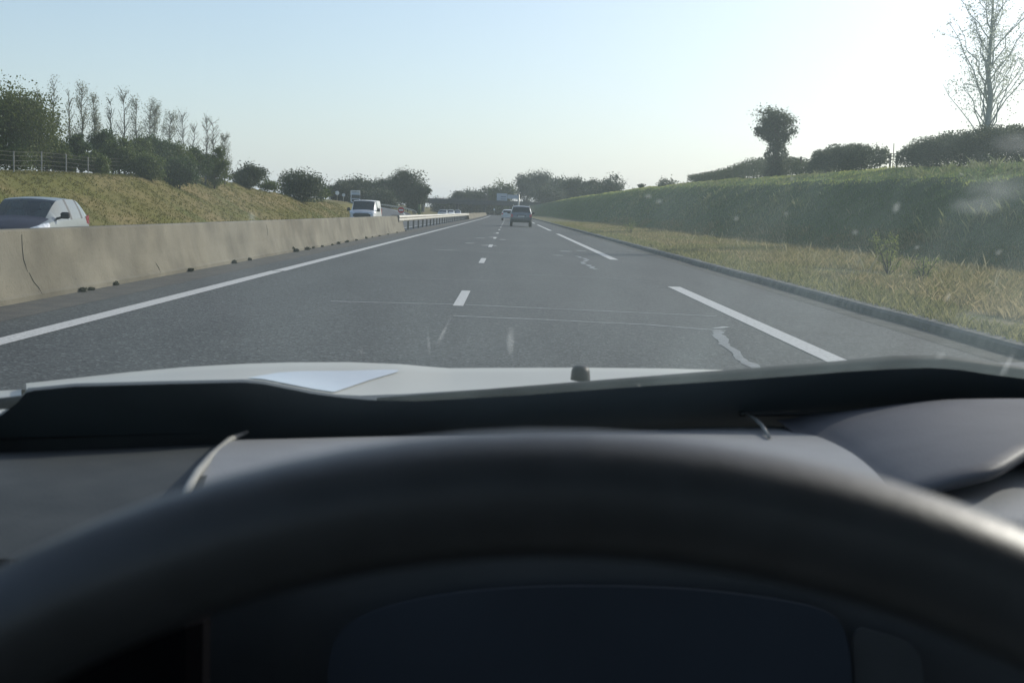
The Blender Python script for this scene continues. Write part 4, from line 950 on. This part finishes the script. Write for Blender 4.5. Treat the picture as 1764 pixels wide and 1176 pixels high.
# windscreen: clear pane with a thin film of dust shaped to imitate glare, dirt specks and the black printed band
USE_GLASS = True
def wpt(X, v):
    y0 = Yb(X)+.025; z0_ = .995; x1 = .4+(X-.4)*.84
    return Vector((X+(x1-X)*v, y0+(YT-y0+.10*(1-((X-.4)/.86)**2)*0)*v, z0_+(ZT-z0_)*v+.035*math.sin(math.pi*v)))
def pane(v0, v1, off, nu=30, nv=14):
    return [[wpt(-.46+1.72*j/nu, v0+(v1-v0)*i/nv)+Vector((0, -off*.5, -off)) for j in range(nu+1)] for i in range(nv+1)]
def windscreen_mat(dust):
    m, nt, N = nodes_of('windscreen_glass'); L = nt.links.new
    o = N('ShaderNodeOutputMaterial'); t = N('ShaderNodeBsdfTransparent'); t.inputs[0].default_value = (.95, .985, .985, 1)
    gl_ = N('ShaderNodeBsdfGlossy'); gl_.inputs['Roughness'].default_value = .02
    fr = N('ShaderNodeFresnel'); fr.inputs[0].default_value = 1.25
    m1 = N('ShaderNodeMixShader'); L(fr.outputs[0], m1.inputs[0]); L(t.outputs[0], m1.inputs[1]); L(gl_.outputs[0], m1.inputs[2])
    tr_ = N('ShaderNodeBsdfTranslucent'); tr_.inputs[0].default_value = (.80, .97, .93, 1)
    tc = N('ShaderNodeTexCoord'); mp_ = N('ShaderNodeMapping'); mp_.inputs['Scale'].default_value = (9, 2.2, 4); mp_.inputs['Rotation'].default_value = (0, 0, .3); L(tc.outputs['Object'], mp_.inputs[0])
    n = N('ShaderNodeTexNoise'); n.inputs['Scale'].default_value = 1.6; n.inputs['Detail'].default_value = 5; L(mp_.outputs[0], n.inputs[0])
    r = N('ShaderNodeMapRange'); r.inputs[1].default_value = .3; r.inputs[2].default_value = .75; r.inputs[3].default_value = dust*.65; r.inputs[4].default_value = dust*1.45; L(n.outputs[0], r.inputs[0])
    sp_ = N('ShaderNodeSeparateXYZ'); L(tc.outputs['Object'], sp_.inputs[0]); gx = N('ShaderNodeMapRange'); gx.inputs[1].default_value = -.75; gx.inputs[2].default_value = .05; gx.inputs[3].default_value = .45; gx.inputs[4].default_value = 1.5; L(sp_.outputs[0], gx.inputs[0])  # film thickens to the right, imitating glare towards the sun
    mu = N('ShaderNodeMath'); mu.operation = 'MULTIPLY'; L(r.outputs[0], mu.inputs[0]); L(gx.outputs[0], mu.inputs[1])
    m2 = N('ShaderNodeMixShader'); L(mu.outputs[0], m2.inputs[0]); L(m1.outputs[0], m2.inputs[1]); L(tr_.outputs[0], m2.inputs[2]); L(m2.outputs[0], o.inputs[0])
    return m
if USE_GLASS:
    ws = MB().loft(pane(-.05, 1, 0), False).build('windscreen', windscreen_mat(.062), own, True, off=OFF)
    def on_glass(px, py):
        d = ray(px, py); o_ = Vector((0, 0, CAMZ)); lo, hi = .3, 1.3
        for _ in range(40):
            t = (lo+hi)/2; p = o_+d*(t/d.y)
            # height of the glass above this plan position
            v = .5
            for _ in range(30):
                w_ = wpt(p.x, v); v = min(1, max(-.1, v+(w_.y-p.y)/(w_.y-p.y+1e-9)*0+(w_.y-p.y)*1.0))
            zg = wpt(p.x, v).z
            if p.z < zg: lo = t
            else: hi = t
        return o_+d*((lo-.006)/d.y)
    ft = [(-80, 716), (0, 712), (30, 690), (48, 668), (130, 660), (280, 656), (420, 653), (455, 656), (490, 663), (540, 673), (590, 679.5), (640, 684), (720, 686), (900, 676), (1100, 661), (1300, 648), (1460, 635.5), (1540, 631), (1600, 629), (1650, 632), (1700, 640), (1764, 648), (2100, 664)]
    rows = []
    for x in list(range(-80, 2100, 14)):
        b_ = on_glass(x, ip(x, ft)); a_ = wpt(b_.x*1.02, -.07); a_.x = b_.x; rows.append([a_.lerp(b_, k/4)+Vector((0, -.002, -.002)) for k in range(5)])
    MB().loft(rows, False).build('printed_band', mat('frit_black', (.13, .165, .18), (.07, .09, .10), .5, 3.5), own, True, off=OFF)
    dirt = bpy.data.materials.new('windscreen_dirt'); dirt.use_nodes = True; nt = dirt.node_tree; nt.nodes.clear(); N = nt.nodes.new
    o_ = N('ShaderNodeOutputMaterial'); t_ = N('ShaderNodeBsdfTransparent'); tl_ = N('ShaderNodeBsdfTranslucent'); tl_.inputs[0].default_value = (.9, .92, .9, 1); mx_ = N('ShaderNodeMixShader')
    tc_ = N('ShaderNodeTexCoord'); mp_ = N('ShaderNodeMapping'); mp_.inputs['Location'].default_value = (-1, -1, -1); mp_.inputs['Scale'].default_value = (2, 2, 2); ln_ = N('ShaderNodeVectorMath'); ln_.operation = 'MULTIPLY'; ln_.inputs[1].default_value = (1, 0, 1)
    le_ = N('ShaderNodeVectorMath'); le_.operation = 'LENGTH'; mr_ = N('ShaderNodeMapRange'); mr_.interpolation_type = 'SMOOTHSTEP'; mr_.inputs[1].default_value = 1.0; mr_.inputs[2].default_value = .1; mr_.inputs[3].default_value = 0; mr_.inputs[4].default_value = .20
    nz_ = N('ShaderNodeTexNoise'); nz_.inputs['Scale'].default_value = 60; ml_ = N('ShaderNodeMath'); ml_.operation = 'MULTIPLY'
    K = nt.links.new; K(tc_.outputs['Generated'], mp_.inputs[0]); K(mp_.outputs[0], ln_.inputs[0]); K(ln_.outputs[0], le_.inputs[0]); K(le_.outputs['Value'], mr_.inputs[0]); K(tc_.outputs['Object'], nz_.inputs[0]); K(mr_.outputs[0], ml_.inputs[0]); K(nz_.outputs[0], ml_.inputs[1]); K(ml_.outputs[0], mx_.inputs[0])
    nt.links.new(t_.outputs[0], mx_.inputs[1]); nt.links.new(tl_.outputs[0], mx_.inputs[2]); nt.links.new(mx_.outputs[0], o_.inputs[0])
    spots = [(1545, 358, 6, 8), (1474, 400, 5, 5), (1136, 347, 5, 4), (1118, 338, 5, 4), (1365, 308, 5, 4), (1355, 369, 4, 3), (1622, 612, 8, 8), (434, 372, 5, 9), (1720, 434, 5, 5), (1268, 376, 4, 4), (1580, 426, 4, 3), (408, 698, 3, 3), (1632, 512, 5, 8), (1735, 322, 50, 22), (1750, 245, 36, 16), (1690, 355, 40, 14), (880, 590, 6, 26)]
    streaks = [(735, 560, 742, 622, 2.5), (1096, 652, 1108, 684, 4), (1752, 590, 1718, 668, 7), (625, 600, 622, 612, 5), (790, 520, 742, 615, 3)]
    for px, py, a, b in spots:
        c = on_glass(px, py); k = c.y/F*1.5; n_ = 13
        MB().add([c+Vector((math.cos(2*math.pi*i/n_)*a*k*random.uniform(.7, 1.2), -math.sin(2*math.pi*i/n_)*b*k*.8*1.0, math.sin(2*math.pi*i/n_)*b*k*random.uniform(.7, 1.1))) for i in range(n_)], [tuple(range(n_))]).build('dirt_spot', dirt, own, off=OFF)
    for x0, y0_, x1, y1_, wd in streaks:
        pts = [on_glass(x0+(x1-x0)*i/5, y0_+(y1_-y0_)*i/5) for i in range(6)]; k = pts[0].y/F*wd; s_ = [.25, .7, .6, .9, 1, .3]
        MB().loft([[p-Vector((k*w_, 0, 0)), p+Vector((k*w_, 0, 0))] for p, w_ in zip(pts, s_)], False).build('dirt_streak', dirt, own, off=OFF)
# ------------------------------------------------------------------ air
hm, nt, N = nodes_of('haze_air'); o_ = N('ShaderNodeOutputMaterial'); pv = N('ShaderNodeVolumePrincipled'); pv.inputs['Color'].default_value = (.86, .93, 1, 1); pv.inputs['Density'].default_value = .0001; pv.inputs['Anisotropy'].default_value = .3
nt.links.new(pv.outputs[0], o_.inputs['Volume'])
hz = MB().box((0, 2950, 40), (8000, 6400, 100)).build('haze', hm); hz['kind'] = 'stuff'
# ------------------------------------------------------------------ light
AZ, EL = R(50), R(26)
S = Vector((math.sin(AZ)*math.cos(EL), math.cos(AZ)*math.cos(EL), math.sin(EL)))
sun = bpy.data.lights.new('sun', 'SUN'); sun.energy = 3.5; sun.angle = R(.5); sun.color = (1, .94, .84)
so_ = bpy.data.objects.new('sun', sun); COL.objects.link(so_); so_.rotation_euler = (-S).to_track_quat('-Z', 'Y').to_euler()
w = bpy.data.worlds.new('World'); sc.world = w; w.use_nodes = True; nt = w.node_tree
sky = nt.nodes.new('ShaderNodeTexSky'); sky.sky_type = 'NISHITA'; sky.sun_disc = False; sky.sun_elevation = EL; sky.sun_rotation = AZ
sky.air_density = 1.0; sky.dust_density = 1.0; sky.ozone_density = 2.0; sky.altitude = 50
bg = nt.nodes['Background']; # thin high haze: an even pale layer and a broad bright aureole round the sun
def mixn(f, bt, A=None, B=None):
    n = nt.nodes.new('ShaderNodeMix'); n.data_type = 'RGBA'; n.blend_type = bt; n.clamp_factor = False
    if isinstance(f, float): n.inputs[0].default_value = f
    else: nt.links.new(f, n.inputs[0])
    for k, v in ((6, A), (7, B)):
        if isinstance(v, tuple): n.inputs[k].default_value = (*v, 1)
        else: nt.links.new(v, n.inputs[k])
    return n.outputs[2]
def mth(op, a_, b_):
    n = nt.nodes.new('ShaderNodeMath'); n.operation = op
    for k, v in ((0, a_), (1, b_)):
        if isinstance(v, (int, float)): n.inputs[k].default_value = v
        else: nt.links.new(v, n.inputs[k])
    return n.outputs[0]
tcw = nt.nodes.new('ShaderNodeTexCoord'); dp = nt.nodes.new('ShaderNodeVectorMath'); dp.operation = 'DOT_PRODUCT'; nt.links.new(tcw.outputs['Generated'], dp.inputs[0]); dp.inputs[1].default_value = S
d0 = mth('MAXIMUM', dp.outputs['Value'], 0.0)
sz = nt.nodes.new('ShaderNodeSeparateXYZ'); nt.links.new(tcw.outputs['Generated'], sz.inputs[0])
hf = mth('ADD', mth('MULTIPLY', mth('POWER', mth('SUBTRACT', 1.0, mth('ABSOLUTE', sz.outputs[2], 0.0)), 9.0), .58), .12)
c_ = mixn(hf, 'MIX', sky.outputs[0], (4.5, 5.05, 5.6))
c_ = mixn(mth('POWER', d0, 5.0), 'ADD', c_, (4.6, 3.4, 2.9))
nt.links.new(c_, bg.inputs[0]); bg.inputs[1].default_value = .15
vs = sc.view_settings; vs.view_transform = 'Standard'; vs.look = 'None'; vs.exposure = 0.0; vs.gamma = 1
sc.cycles.max_bounces = 6; sc.cycles.transparent_max_bounces = 16
sc.cycles.use_denoising = True
